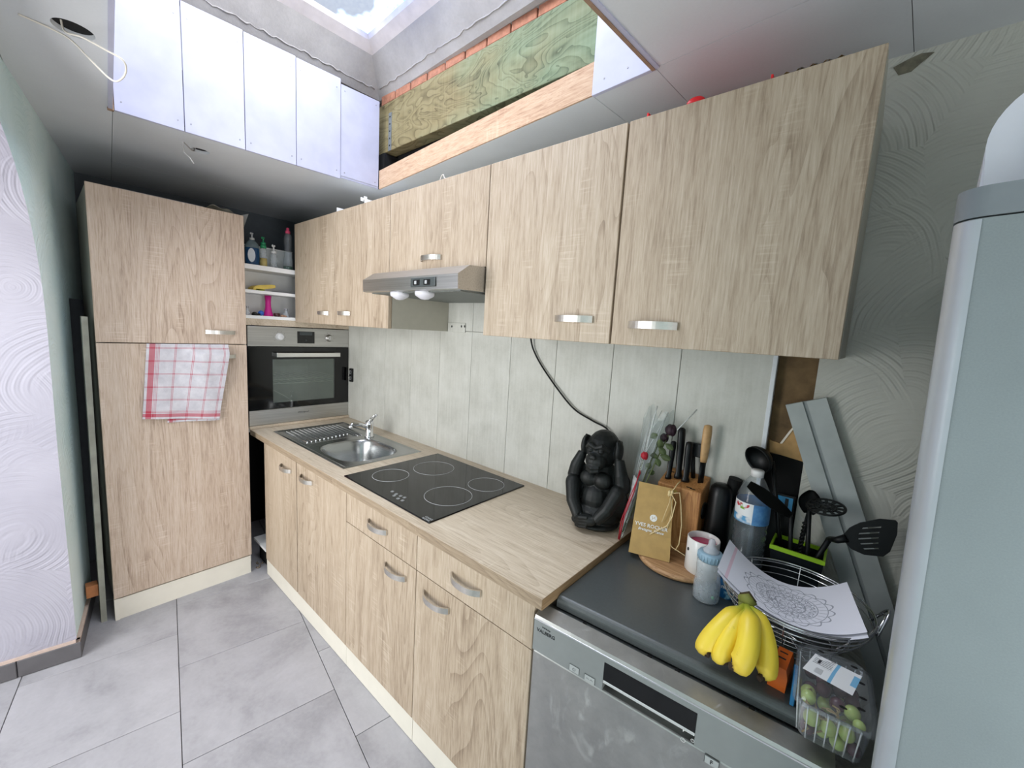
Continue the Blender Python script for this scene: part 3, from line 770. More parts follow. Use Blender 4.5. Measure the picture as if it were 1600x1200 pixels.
bm = bmesh.new(); lathe(bm, [(.0, .002), (.018, .002), (.036, .004), (.040, .001), (.040, -.01)], 28, bcx, bcy, HW-.133); obj('drain', bm, W['chrome'], sink)

# ---- tap
tp = at(577, 682, 'z', HW); tp = Vector((tp.x, tp.y, HW))
tap = thing('mixer_tap', 'chrome single lever mixer tap at the back of the sink', 'tap', (tp.x, tp.y, HW))
bm = bmesh.new(); lathe(bm, [(.026, -.004), (.026, .006), (.022, .010), (.021, .060), (.023, .072), (.022, .088), (.014, .096), (.0, .098)], 24, tp.x, tp.y, HW); obj('body', bm, W['chrome'], tap)
bm = bmesh.new(); tube(bm, [tp+Vector((0, .0, .055)), tp+Vector((-.010, -.05, .075)), tp+Vector((-.018, -.095, .082)), tp+Vector((-.020, -.105, .068)), tp+Vector((-.020, -.106, .060))], [.013, .011, .011, .012, .012], 12); obj('spout', bm, W['chrome'], tap)
bm = bmesh.new()
for s_ in (-1, 1): tube(bm, [tp+Vector((.008, .010*s_, .092)), tp+Vector((.035, .010*s_, .118)), tp+Vector((.07, .008*s_, .140))], [.005, .0035, .0035], 8)
tube(bm, [tp+Vector((.07, -.008, .140)), tp+Vector((.076, 0, .144)), tp+Vector((.07, .008, .140))], .0035, 8); obj('lever', bm, W['chrome'], tap)

# ---- hob
HX0, HX1, HY0, HY1 = 1.0118, 1.5918, -.5589, -.0533
hob = thing('ceramic_hob', 'black glass ceramic hob with four ringed zones', 'hob', ((HX0+HX1)/2, (HY0+HY1)/2, HW))
bm = bmesh.new(); rbox(bm, HX0, HX1, HY0, HY1, HW-.001, HW+.005, r=.0025); obj('glass_top', bm, W['glassblack'], hob)
bm = bmesh.new(); carcass(bm, hbx0+.004, hbx1-.004, hby0+.004, hby1-.004, HW-.028, HW-.001); obj('underbox', bm, W['steel'], hob)
def ringo(px, py, rpx):
    c = at(px, py, 'z', HW+.005); e = at(px+rpx, py, 'z', HW+.005); e2 = at(px-rpx, py, 'z', HW+.005)
    r = (e-e2).length/2; bm = bmesh.new(); tube(bm, [(c.x+r*math.cos(2*PI*k/64), c.y+r*math.sin(2*PI*k/64), HW+.0051) for k in range(64)], .0011, 4, closed=True)
    obj('zone_ring', bm, W['greyline'], hob); return c, r
for a in ((610.6, 742.5, 28.5), (678, 731.5, 31.5), (759.5, 757, 28), (700.5, 774.5, 37.5)): ringo(*a)
for px, py in ((613, 768), (619, 772), (626, 775), (632, 777.5), (616, 774.5), (622, 779), (629, 782)):
    c = at(px, py, 'z', HW+.005); bm = bmesh.new(); tube(bm, [(c.x+.006*math.cos(2*PI*k/12), c.y+.006*math.sin(2*PI*k/12), HW+.0051) for k in range(12)], .0008, 4, closed=True)
    lathe(bm, [(.0025, 0), (.0025, .0003)], 8, c.x, c.y, HW+.005); obj('touch_mark', bm, W['greyline'], hob)
c = at(667, 811, 'z', HW+.005); 
for k, s_ in enumerate(('COOKE', '&LEWIS')):
    lettering(s_, .011, basis((c.x-.0, c.y+.008-.012*k, HW+.0053), (1, 0, 0), (0, 1, 0)), W['greyline'], hob)

# ---- wall units
UY, UZ0, UZ1 = -.3476, 1.4549, 2.0243
U = [-.0142, .992, 1.5882, 2.0814, 2.5787]
def wall_unit(x0, x1, z0, label):
    u = thing('wall_cabinet', label, 'cabinet', ((x0+x1)/2, -.17, z0))
    bm = bmesh.new(); carcass(bm, x0+.0005, x1-.0005, UY+.020, -.0005, z0, UZ1-.002); obj('carcass', bm, W['carcass'], u); return u
u = wall_unit(U[0], U[1], UZ0, 'wide oak effect wall cabinet with two doors beside the white shelves')
a = door(u, U[0], .489, UZ0-.001, UZ1, UY); bow_handle(a, (.371, UY, 1.513), (1, 0, 0), (0, -1, 0), L=.118)
a = door(u, .489, U[1], UZ0-.001, UZ1, UY); bow_handle(a, (.600, UY, 1.515), (1, 0, 0), (0, -1, 0), L=.118)
u = wall_unit(U[1], U[2], 1.688, 'short oak effect wall cabinet with flap door above the extractor hood')
a = door(u, U[1]+.001, U[2], 1.690, UZ1, UY); bow_handle(a, (1.288, UY, 1.738), (1, 0, 0), (0, -1, 0), L=.125)
u = wall_unit(U[2], U[3], UZ0, 'oak effect wall cabinet with a single door, handle to the right, beside the hood')
a = door(u, U[2]+.001, U[3]-.001, UZ0-.001, UZ1, UY); bow_handle(a, (1.962, UY, 1.519), (1, 0, 0), (0, -1, 0))
u = wall_unit(U[3], U[4], UZ0, 'oak effect end wall cabinet with a single door over the dishwasher')
a = door(u, U[3]+.002, U[4], UZ0-.001, UZ1, UY); bow_handle(a, (2.198, UY, 1.508), (1, 0, 0), (0, -1, 0))

# ---- extractor hood
hood = thing('extractor_hood', 'slim steel extractor hood under the short wall cabinet', 'hood', (1.29, -.24, 1.6))
hx0, hx1 = U[1]+.001, U[2]-.001
bm = bmesh.new(); prism(bm, [(-.470, 1.602), (-.472, 1.650), (-.421, 1.684), (-.352, 1.687), (-.001, 1.687), (-.001, 1.612), (-.455, 1.600)], hx0, hx1, axis='x')
obj('body', bm, W['steel'], hood)
bm = bmesh.new(); box(bm, hx0+.02, hx1-.02, -.44, -.02, 1.5965, 1.603); obj('grease_filter', bm, plain('filter_grey', (120, 124, 120), .6, metal=.6, vs=300, var=.3), hood)
cpn = obj('control_panel', RB(1.335, 1.475, -.4765, -.4715, 1.611, 1.643, r=.002), plain('hood_panel', (70, 76, 76), .35), hood)
for x_ in (1.372, 1.432):
    bm = bmesh.new(); rbox(bm, x_-.018, x_+.018, -.4785, -.4765, 1.617, 1.636, r=.0008); obj('switch_recess', bm, W['black'], cpn)
    bm = bmesh.new(); rbox(bm, x_-.007, x_+.004, -.4815, -.4785, 1.620, 1.632, r=.0008); obj('slider', bm, W['greyline'], cpn)
for x_ in (1.20, 1.36):
    bm = bmesh.new(); lathe(bm, [(.0, -.030), (.014, -.028), (.034, -.016), (.036, -.010), (.036, .0)], 24, x_, -.43, 1.600); obj('lamp_cover', bm, plain('lamp_white', (222, 220, 226), .4), hood)
# white double socket under the hood
so = thing('wall_socket', 'pale double socket on the cladding under the extractor hood', 'socket', (1.24, -.004, 1.49))
c0 = at(700, 510, 'y', 0); c1 = at(728, 511, 'y', 0)
obj('plate', RB(max(c0.x, U[1]+.004), c1.x, -.006, 0, c1.z-.028, c1.z+.018, r=.002), W['clad'], so)
for px in (706, 721, 726):
    c = at(px, 510, 'y', -.006); bm = bmesh.new(); ell(bm, (c.x, -.006, c.z), (.005, .002, .006), u=8, v=6); obj('pin_hole', bm, W['darkprint'], so)
# power cord along the cladding
cable('power_cord', [at(829, 526, 'y', -.02), at(833, 545, 'y', -.012), at(846, 571, 'y', -.010), at(872, 609, 'y', -.012), at(897, 639, 'y', -.012), at(925, 657, 'y', -.012), at(948, 670, 'y', -.014), at(958, 690, 'y', -.02)], .0034, W['blackmatte'], 'black power cord hanging down the wall cladding behind the ape statue')

# ================================================================== APPLIANCES
# ---- dishwasher
DA = .0785; DO = Vector((2.072, -.598, 0))
dw = thing('dishwasher', 'freestanding steel dishwasher with dark grey top, next to the worktop end', 'dishwasher', DO, (0, 0, DA))
DM = WM[dw]; DI = DM.inverted()
def dwp(px, py, y=0.):
    """pixel to the door plane, in the dishwasher's own frame"""
    o_ = DI @ CC; d = DI.to_3x3() @ ray(px, py); return o_+d*((y-o_.y)/d.y)
t = NT('dishwasher_steel'); n1 = t.noise(t.coords((1, 1, 1)), 9, 6, .7); n2 = t.noise(t.coords((260, 4, 4)), 1, 2)
smear = ((t.noise(t.coords((9, 9, 5)), 1, 5, .7, 1.5)-.56)*9).mx(0.).mn(1.)
t.set(color=t.mix(smear*.35, t.ramp(n1, [(.3, lin((158, 158, 156))), (.7, lin((182, 181, 178)))]), lin((214, 214, 212))), metal=.85)
t.link(n1*.2+smear*.25+.26, t.b.inputs['Roughness']); W['dwsteel'] = t.m
W['dwpanel'] = plain('dishwasher_panel', (150, 154, 152), .38, metal=.55, var=.03)
W['dwtop'] = plain('dishwasher_worktop', (76, 80, 80), .30, var=.06, vs=160)
DWW = .597
bm = bmesh.new(); carcass(bm, .058, DWW-.01, .05, .522, .05, .765); obj('body', bm, W['blackmatte'], dw, local=True)
obj('kickplate', B(.02, DWW-.02, .04, .05, .0, .10), W['blackmatte'], dw, local=True)
dd = obj('door', RB(0, DWW, .002, .048, .11, .675, r=.004), W['dwsteel'], dw, local=True)
# control panel with the recess for the hand
p0, p1 = dwp(943, 1050), dwp(1087, 1140); q0 = dwp(939.5, 1095)
rx0, rx1, rzt, rzm = p0.x, p1.x, .7475, .703
rzb = .679
bm = bmesh.new()
for (a, b, c, d) in ((0, rx0, .677, .762), (rx1, DWW, .677, .762), (rx0, rx1, rzt, .762)):
    box(bm, a, b, 0, .046, c, d)
box(bm, rx0, rx1, .034, .046, .677, rzt)
bmesh.ops.remove_doubles(bm, verts=bm.verts, dist=1e-5)
cp = obj('control_panel', bm, W['dwpanel'], dw, local=True)
prof = [(0, .762), (.004, .770), (.045, .776), (.045, .764), (.01, .761)]
bm = bmesh.new(); prism(bm, prof, 0, DWW, axis='x'); obj('door_top_trim', bm, W['dwsteel'], dw, local=True)
obj('top_edge_line', B(0, DWW, -.0008, .002, .7605, .7635), metal('bright_edge', (235, 236, 238), .2), dw, local=True)
obj('display', B(rx0+.001, rx1-.001, .0, .004, rzm, rzt-.001), W['glassblack'], cp, local=True)
obj('grip_bar', RB(rx0+.0005, rx1-.0005, -.0006, .010, rzm-.007, rzm, r=.001), plain('grip_light', (206, 208, 206), .35, metal=.4), cp, local=True)
bm = bmesh.new(); lathe(bm, [(.010, 0), (.010, .012)], 16, M=Matrix.Translation((rx0+.004, .022, rzb+.012)) @ Matrix.Rotation(PI/2, 4, 'Y')); obj('grip_end', bm, W['black'], cp, local=True)
def dl(body, px, py, size, m, y=-.0005, **k):
    p = dwp(px, py); return lettering(body, size, DM @ basis((p.x, y, p.z), (1, 0, 0), (0, 0, 1)), m, dw, **k)
dl('VALBERG', 853, 990.5, .0125, W['darkprint'], bold=.0002)
for k in range(5): dl('*', 848.5+2.6*k, 981.5+1.6*k, .010, W['darkprint'])
for px, py, s_ in ((897.5, 1045, 'power'), (921.5, 1061, 'half'), (1112, 1190, 'F')):
    p = dwp(px, py)
    b_ = obj('button', RB(p.x-.0135, p.x+.0135, -.0012, .0, p.z-.0085, p.z+.0085, r=.0005, seg=1), plain('button_rim', (90, 94, 94), .4), cp, local=True)
    obj('button_face', RB(p.x-.0122, p.x+.0122, -.0028, -.001, p.z-.0073, p.z+.0073, r=.0005, seg=1), plain('button_face', (182, 186, 184), .35, metal=.4), b_, local=True)
    if s_ == 'F': lettering('F', .012, DM @ basis((p.x, -.0030, p.z), (1, 0, 0), (0, 0, 1)), W['darkprint'], b_, bold=.0002)
    elif s_ == 'power':
        bm = bmesh.new(); tube(bm, [(p.x+.0035*math.sin(a_), -.0029, p.z+.0035*math.cos(a_)) for a_ in [.6+(2*PI-1.2)*k/14 for k in range(15)]], .0004, 4); tube(bm, [(p.x, -.0029, p.z+.001), (p.x, -.0029, p.z+.0045)], .0004, 4); obj('power_symbol', bm, W['darkprint'], b_, local=True)
    else:
        for dx in (-.005, .005):
            bm = bmesh.new(); tube(bm, [(p.x+dx+.003*math.cos(PI*k/8), -.0029, p.z-.001+.003*math.sin(PI*k/8)) for k in range(9)], .0004, 4); obj('half_load_symbol', bm, W['darkprint'], b_, local=True)
dl('P', 1069, 1141, .011, W['whiteprint'], y=-.0003, bold=.0002)
for px, py, r in ((1067, 1156, .0042), (1082, 1157, .003)):
    p = dwp(px, py); bm = bmesh.new(); tube(bm, [(p.x+r*math.cos(2*PI*k/20), -.0003, p.z+r*math.sin(2*PI*k/20)) for k in range(20)], .0004, 4, closed=True)
    tube(bm, [(p.x, -.0003, p.z), (p.x, -.0003, p.z+r*.7)], .0004, 4); obj('timer_symbol', bm, W['whiteprint'], dw, local=True)
obj('inner_rail', B(.005, DWW-.005, .049, .066, .752, .768), metal('inner_rail', (160, 164, 164), .35), dw, local=True)
for x_ in (.11, .27, .33, .47):
    bm = bmesh.new(); lathe(bm, [(.005, 0), (.005, .002)], 10, x_, .057, .768); obj('rail_screw', bm, W['blackmatte'], dw, local=True)
# top with a rolled front edge
bm = bmesh.new()
prof = [(.062, .772)]+[(.062+.016*(1-math.cos(a_)), .784+.016*math.sin(a_)) for a_ in [PI/2*k/6 for k in range(7)]]+[(.592, .80), (.596, .796), (.596, .770)]
A_ = [bm.verts.new((.022+.0787*y, y, z)) for y, z in prof]; B_ = [bm.verts.new((DWW, y-(.072 if y > .5 else 0), z)) for y, z in prof]
bm.faces.new(A_); bm.faces.new(list(reversed(B_)))
for k in range(len(prof)): bm.faces.new((A_[k], B_[k], B_[(k+1) % len(prof)], A_[(k+1) % len(prof)]))
obj('top_plate', bm, W['dwtop'], dw, local=True)
LZ = .80

# ---- fridge
fr = thing('refrigerator', 'tall silver refrigerator beside the dishwasher', 'refrigerator', (2.717, -.66, 0), (0, -.026, -.096))
def rounded(bm, x0, x1, y0, y1, z0, z1, r, n=8):
    pl = []
    for (cx_, cy_, a0) in ((x0+r, y0+r, PI), (x1-r, y0+r, 1.5*PI)):
        pl += [(cx_+r*math.cos(a0+PI/2*k/n), cy_+r*math.sin(a0+PI/2*k/n)) for k in range(n+1)]
    pl += [(x1, y1), (x0, y1)]
    A_ = [bm.verts.new((x, y, z0)) for x, y in pl]; B_ = [bm.verts.new((x, y, z1)) for x, y in pl]; m_ = len(pl)
    for k in range(m_-1):
        f_ = bm.faces.new((A_[k], A_[k+1], B_[k+1], B_[k])); f_.smooth = k < m_-3
    bm.faces.new([bm.verts.new((x, y, z1)) for x, y in pl]); bm.faces.new([bm.verts.new((x, y, z0)) for x, y in reversed(pl)])
t = NT('fridge_silver'); n1 = t.noise(t.coords((1, 1, 1)), 5, 3); n2 = t.noise(t.coords((1, 1, 1)), 500, 2)
t.set(color=t.ramp(n1*.6+n2*.4, [(.3, lin((142, 148, 150))), (.7, lin((156, 162, 164)))]), metal=.5, rough=.40, coat=.1); W['fridge'] = t.m
bm = bmesh.new(); rbox(bm, .004, .586, .066, .62, .02, 1.655, r=.004); obj('body', bm, plain('fridge_side', (120, 124, 128), .45), fr, local=True)
bm = bmesh.new(); rounded(bm, 0, .59, 0, .058, .66, 1.632, .026); obj('door', bm, W['fridge'], fr, local=True)
bm = bmesh.new(); rounded(bm, 0, .59, 0, .058, .05, .655, .026); obj('door', bm, W['fridge'], fr, local=True)
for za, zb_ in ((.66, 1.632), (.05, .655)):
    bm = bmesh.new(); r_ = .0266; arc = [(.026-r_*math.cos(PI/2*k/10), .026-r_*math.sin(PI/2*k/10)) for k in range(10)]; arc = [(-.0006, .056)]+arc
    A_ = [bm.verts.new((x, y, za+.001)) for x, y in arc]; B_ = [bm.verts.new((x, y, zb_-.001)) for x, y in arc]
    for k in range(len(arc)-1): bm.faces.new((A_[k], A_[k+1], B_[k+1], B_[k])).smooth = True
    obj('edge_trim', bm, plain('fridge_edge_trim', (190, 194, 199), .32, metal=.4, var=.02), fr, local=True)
bm = bmesh.new(); box(bm, .008, .582, .058, .066, .05, 1.632); obj('door_seal', bm, plain('seal_grey', (206, 208, 212), .6), fr, local=True)
bm = bmesh.new(); rounded(bm, -.001, .591, -.001, .12, 1.634, 1.668, .028); obj('top_cap', bm, plain('cap_grey', (128, 134, 138), .4, var=.04), fr, local=True)
obj('top_panel', RB(.004, .586, .12, .62, 1.650, 1.664, r=.003), plain('cap_grey2', (120, 126, 130), .5), fr, local=True)
for x_ in (.05, .54): obj('foot', B(x_-.02, x_+.02, .1, .5, 0, .02), W['black'], fr, local=True)
# white appliance on top of it
wa = thing('white_appliance', 'white rounded plastic appliance with a dark opening, on top of the refrigerator', 'appliance', (2.698, -.58, 1.671), (0, -.026, -.096))
def shell(w0, h0, r, n=10):
    pl = [(0, 0)]+[(r*.9-r*.9*math.cos(a_), h0-r+r*math.sin(a_)) for a_ in [PI/2*k/n for k in range(n+1)]]+[(w0, h0), (w0, 0)]
    return pl
bm = bmesh.new(); prism(bm, shell(.26, .135, .07), 0, .16, axis='y'); bmesh.ops.bevel(bm, geom=[e for e in bm.edges], offset=.004, segments=2, affect='EDGES'); obj('housing', bm, plain('white_gloss', (224, 224, 232), .3, var=.02), wa, local=True)
bm = bmesh.new(); rbox(bm, .045, .22, -.003, .004, .022, .105, r=.006 if False else .003); obj('opening', bm, W['black'], wa, local=True)
bm = bmesh.new(); tube(bm, [(.043, -.004, .02), (.043, -.004, .10), (.06, -.004, .109), (.222, -.004, .109)], .004, 8); obj('opening_rim', bm, plain('rim_grey', (150, 152, 160), .3), wa, local=True)

# ================================================================== THINGS ON THE WORKTOP AND DISHWASHER
def remesh_obj(name, bm, voxel, m, smooth_it=4):
    me = bpy.data.meshes.new(name); bm.to_mesh(me); bm.free()
    o = bpy.data.objects.new(name, me); C.objects.link(o)
    md = o.modifiers.new('r', 'REMESH'); md.mode = 'VOXEL'; md.voxel_size = voxel
    sm = o.modifiers.new('s', 'SMOOTH'); sm.iterations = smooth_it; sm.factor = .5
    dg = bpy.context.evaluated_depsgraph_get(); me2 = bpy.data.meshes.new_from_object(o.evaluated_get(dg)); bpy.data.objects.remove(o)
    me2.materials.clear(); me2.materials.append(m)
    for p in me2.polygons: p.use_smooth = True
    return me2
# ---- ape statue covering its ears
t = NT('black_resin'); n1 = t.noise(t.coords((1, 1, 1)), 130, 4); n2 = t.noise(t.coords((1, 1, 1)), 14, 3)
t.set(color=t.ramp(n2*.7+n1*.3, [(.3, lin((13, 15, 15))), (.7, lin((30, 34, 33)))]), rough=.5, spec=.35); t.bump(n1, .25, .002); W['resin'] = t.m
bm = bmesh.new()
ell(bm, (0, .01, .125), (.076, .066, .105)); ell(bm, (0, -.028, .100), (.056, .050, .058)); ell(bm, (0, -.005, .05), (.098, .085, .052))
for s_ in (-1, 1): ell(bm, (.027*s_, -.045, .170), (.036, .026, .028))
ell(bm, (0, .004, .268), (.063, .070, .067)); ell(bm, (0, -.056, .238), (.040, .038, .034)); ell(bm, (0, -.040, .262), (.044, .032, .036))
ell(bm, (0, -.086, .256), (.011, .010, .008)); ell(bm, (-.007, -.090, .254), (.006, .006, .005)); ell(bm, (.007, -.090, .254), (.006, .006, .005))
tube(bm, [(-.044, -.046, .276), (-.022, -.070, .294), (0, -.070, .284), (.022, -.070, .294), (.044, -.046, .276)], [.008, .010, .007, .010, .008], 10)
for s_ in (-1, 1): ell(bm, (.021*s_, -.069, .274), (.011, .009, .007))
tube(bm, [(-.024, -.082, .224), (0, -.096, .220), (.024, -.082, .224)], .0065, 8); tube(bm, [(-.024, -.080, .212), (0, -.092, .207), (.024, -.080, .212)], .0065, 8)
for s_ in (-1, 1):
    tube(bm, [(.066*s_, .015, .185), (.090*s_, -.005, .165), (.098*s_, -.025, .158)], [.030, .030, .028], 14)
    tube(bm, [(.098*s_, -.025, .158), (.090*s_, -.030, .20), (.074*s_, -.018, .245)], [.028, .024, .018], 14); ell(bm, (.098*s_, -.022, .158), (.028, .028, .028))
    ell(bm, (.068*s_, -.012, .272), (.015, .026, .036))
    for k in range(4): tube(bm, [(.070*s_, -.028+.013*k, .27), (.064*s_, -.026+.012*k, .312-.004*abs(k-1))], [.0075, .006], 8)
    # legs: knee up at the side, shin running in to crossed feet
    tube(bm, [(.060*s_, .02, .05), (.090*s_, -.02, .10), (.090*s_, -.050, .145)], [.040, .036, .030], 14); ell(bm, (.090*s_, -.050, .142), (.029, .029, .029))
    tube(bm, [(.090*s_, -.052, .142), (.068*s_, -.082, .090), (.036*s_, -.098, .050)], [.028, .025, .020], 14)
ell(bm, (.004, -.103, .046), (.036, .020, .020)); ell(bm, (-.030, -.098, .036), (.030, .020, .018))
for k in range(4): tube(bm, [(.012-.0*k, -.116, .058-.010*k), (-.020, -.120+.002*k, .054-.011*k), (-.040, -.112+.003*k, .046-.010*k)], [.0068, .0066, .0055], 8)
ell(bm, (0, -.012, .014), (.092, .085, .020))
b_ = bmesh.new(); merge(b_, bm)
for v in b_.verts: v.co.z = max(v.co.z, .0)
me = remesh_obj('ape_statue', b_, .0024, W['resin'], 3)
o = link('ape_statue', me, None); o.location = (1.975, -.120, HW); o.rotation_euler = (0, 0, .10); o.scale = (.90, .95, 1)
tag(o, 'black ape statue with hands over its ears, sitting on the worktop', 'statue')

# ---- round board
W['boardw'] = wood('olive_board', 0, (130, 92, 60), (178, 138, 98), (206, 170, 128), .6)
bm = bmesh.new(); prof = [(.111, 0), (.119, .004), (.121, .009), (.119, .014), (.115, .018)]
lathe(bm, prof, 48, 2.262, -.124, LZ); single('round_board', bm, W['boardw'], 'round rustic wooden board on the dishwasher under the knife block', 'board', base=(2.262, -.124, LZ))
BZ = LZ+.018
# ---- knife block
kb = thing('knife_block', 'light wooden knife block standing on the round board', 'knife block', (2.232, -.05, BZ))
BX0, BX1, BY0, BY1 = 2.166, 2.298, -.098, -.006
bm = bmesh.new()
prism(bm, [(BY0, BZ), (BY0, 1.022), (BY1, 1.052), (BY1, BZ)], BX0, BX1, axis='x'); bmesh.ops.bevel(bm, geom=list(bm.edges), offset=.002, segments=1, affect='EDGES')
obj('block', bm, wood('knife_block_wood', 2, (140, 88, 44), (184, 128, 74), (206, 156, 98), .5, 0., 1.2), kb)
bm = bmesh.new(); lathe(bm, [(.026, 0), (.026, .004), (.020, .006)], 24, M=Matrix.Translation((BX1-.0005, -.052, .955)) @ Matrix.Rotation(PI/2, 4, 'Y')); obj('black_disc', bm, W['black'], kb)
def top_z(y): return 1.022+(y-BY0)/(BY1-BY0)*.03
for x_, y_ in ((2.184, -.030), (2.208, -.040), (2.234, -.052), (2.278, -.045), (2.258, -.085), (2.270, -.088)):
    bm = bmesh.new(); box(bm, x_-.008, x_+.008, y_-.002, y_+.002, top_z(y_)-.0005, top_z(y_)+.0008); obj('slot', bm, W['dark'], kb)
obj('brand_plate', B(2.205, 2.228, BY0-.0005, BY0+.001, 1.004, 1.010), plain('gold_print', (196, 170, 90), .5), kb)
# knives
def knife(bx, by, top, r, label, woodh=False):
    b0 = Vector((bx, by, top_z(by))); t0 = Vector(top); d = (t0-b0)
    k = thing('kitchen_knife', label, 'knife', b0, group='knives in the wooden block')
    bm = bmesh.new()
    if woodh:
        c_ = b0+d*.36
        tube(bm, [c_, c_+d*.1, b0+d*.65, b0+d*.88, b0+d*.985, t0], [r*.85, r, r*1.15, r*1.2, r, r*.35], 12, sy=.7); obj('handle', bm, plain('beech_handle', (196, 156, 108), .5, var=.1, vs=60), k)
        bm = bmesh.new(); tube(bm, [b0-d*.05, b0+d*.37], r*.8, 10, sy=.35); obj('blade', bm, W['black'], k)
    else:
        tube(bm, [b0, b0+d*.06, b0+d*.12, b0+d*.55, b0+d*.86, b0+d*.97, t0], [r*1.15, r*1.1, r*.85, r*1.0, r*1.05, r*.95, r*.4], 12, sy=.75); obj('handle', bm, W['black'], k)
        up = d.normalized(); sd = Vector((-.6, -.75, 0)); bm = bmesh.new(); tube(bm, [b0+d*.08+sd*r*.9, b0+d*.5+sd*r*.82, b0+d*.85+sd*r*.92], .0012, 6); obj('tang', bm, W['chrome'], k)
        bm = bmesh.new(); box(bm, bx-.008, bx+.008, by-.001, by+.001, b0.z-.012, b0.z+.002); obj('blade', bm, W['steel'], k)
def kt(px, py, y): return at(px, py, 'y', y)
knife(2.187, -.070, kt(1053, 689, -.068), .0095, 'short black handled knife at the flower side of the block')
knife(2.213, -.055, kt(1066, 668, -.048), .0118, 'tallest black handled knife in the middle of the block')
knife(2.238, -.062, kt(1078, 690, -.056), .0115, 'black handled knife beside the tallest one in the block')
knife(2.279, -.046, kt(1107, 664, -.046), .012, 'knife with a pale wooden handle in the block', True)
ks = thing('kitchen_scissors', 'black folding tool with a square end behind the knife handles', 'tool', (2.25, -.03, 1.04))
p = kt(1088, 702, -.03)
bm = bmesh.new(); rbox(bm, p.x-.020, p.x+.020, -.036, -.024, p.z-.024, p.z+.020, r=.003); obj('head', bm, W['black'], ks)
bm = bmesh.new(); tube(bm, [(p.x-.008, -.03, p.z-.02), (2.252, -.03, 1.036)], .007, 8); obj('shaft', bm, W['black'], ks)

# ---- gift bag
W['kraft'] = plain('kraft_paper', (180, 148, 92), .8, var=.08, vs=40)
bag = thing('paper_gift_bag', 'brown kraft paper gift bag with white print, leaning on the knife block', 'bag', (2.20, -.15, BZ))
BL = at(982, 862, 'z', BZ+.001); BR = at(1046, 879, 'z', BZ+.001); TL = at(999, 752, 'y', -.152); TR = at(1053, 764, 'y', -.128)
def bagp(u_, v_): return (BL*(1-u_)+BR*u_)*(1-v_)+(TL*(1-u_)+TR*u_)*v_
nrm = (BR-BL).cross(TL-BL).normalized()
if nrm.y > 0: nrm = -nrm
bk = -nrm
bm = bmesh.new(); n = 8; fr_, re_ = [], []
for j in range(n+1):
    v_ = j/n; th = .030*(1-v_)+.004*v_
    fr_.append((bm.verts.new(bagp(0, v_)), bm.verts.new(bagp(1, v_)))); re_.append((bm.verts.new(bagp(0, v_)+bk*th), bm.verts.new(bagp(1.0, v_)+bk*th)))
for j in range(n):
    bm.faces.new((fr_[j][0], fr_[j][1], fr_[j+1][1], fr_[j+1][0])); bm.faces.new((re_[j][1], re_[j][0], re_[j+1][0], re_[j+1][1]))
    bm.faces.new((fr_[j][1], re_[j][1], re_[j+1][1], fr_[j+1][1])); bm.faces.new((re_[j][0], fr_[j][0], fr_[j+1][0], re_[j+1][0]))
bm.faces.new((fr_[0][1], fr_[0][0], re_[0][0], re_[0][1])); bm.faces.new((fr_[n][0], fr_[n][1], re_[n][1], re_[n][0]))
obj('bag_body', bm, W['kraft'], bag)
bm = bmesh.new(); a0, a1, b1, b0_ = bagp(.0, .0), bagp(1.0, .0), bagp(1.0, .315), bagp(.0, .335)
quad_faces(bm, [a0+nrm*.0015, a1+nrm*.0015, b1+nrm*.001, b0_+nrm*.001, a0, a1, b1, b0_], [(0, 1, 2, 3), (7, 6, 5, 4), (0, 4, 5, 1), (2, 6, 7, 3), (1, 5, 6, 2), (0, 3, 7, 4)]); obj('bottom_flap', bm, W['kraft'], bag)
ex = (bagp(1, .4)-bagp(0, .4)); ey = bagp(.5, 1)-bagp(.5, 0)
lettering('YVES ROCHER', .0150, basis(bagp(.48, .415)+nrm*.0012, ex, ey), W['whiteprint'], bag, bold=.0002)
lettering('Bretagne, France', .0110, basis(bagp(.48, .355)+nrm*.0016, ex, ey), W['whiteprint'], bag, shear=.35, bold=.0002)
bm = bmesh.new(); M_ = basis(bagp(.52, .535)+nrm*.0005, ex, ey); lathe(bm, [(.0105, 0), (.0105, .0006)], 28, M=M_); lg = obj('logo', bm, W['whiteprint'], bag)
bm = bmesh.new()
for pts in ([(-.005, -.006), (0, 0), (.006, .006)], [(-.002, -.002), (-.005, .003), (-.004, .006)], [(.001, .001), (.005, .0), (.006, -.003)]): tube(bm, [M_ @ Vector((x, y, .0008)) for x, y in pts], .0006, 4)
obj('logo_leaf', bm, W['kraft'], lg)
W['raffia'] = plain('raffia', (222, 200, 150), .7, var=.12, vs=60)
k0 = bagp(.93, .93)+nrm*.004
rf = [(k0, at(1056, 785, 'y', -.165), at(1050, 808, 'y', -.170), at(1042, 822, 'y', -.178), at(1011, 837, 'y', -.186)),
      (k0, at(1046, 785, 'y', -.16), at(1040, 800, 'y', -.165), at(1034, 816, 'y', -.17)),
      (k0, at(1062, 770, 'y', -.14), at(1064, 790, 'y', -.15), at(1065, 820, 'y', -.16), at(1061, 850, 'y', -.165), at(1055, 860, 'y', -.17)),
      (k0, at(1050, 800, 'y', -.16), at(1040, 835, 'y', -.165), at(1050, 855, 'y', -.17), at(1070, 868, 'y', -.19)),
      (k0, at(1058, 757, 'y', -.125), at(1063, 752, 'y', -.115))]
for pts in rf:
    bm = bmesh.new(); tube(bm, pts, .0016, 6, sy=.5); obj('raffia_ribbon', bm, W['raffia'], bag)
bm = bmesh.new()
for k in range(5): ell(bm, k0+Vector((random.uniform(-.006, .006), -.002, random.uniform(-.008, .006))), (.004, .003, .007), u=8, v=6)
obj('raffia_knot', bm, W['raffia'], bag)

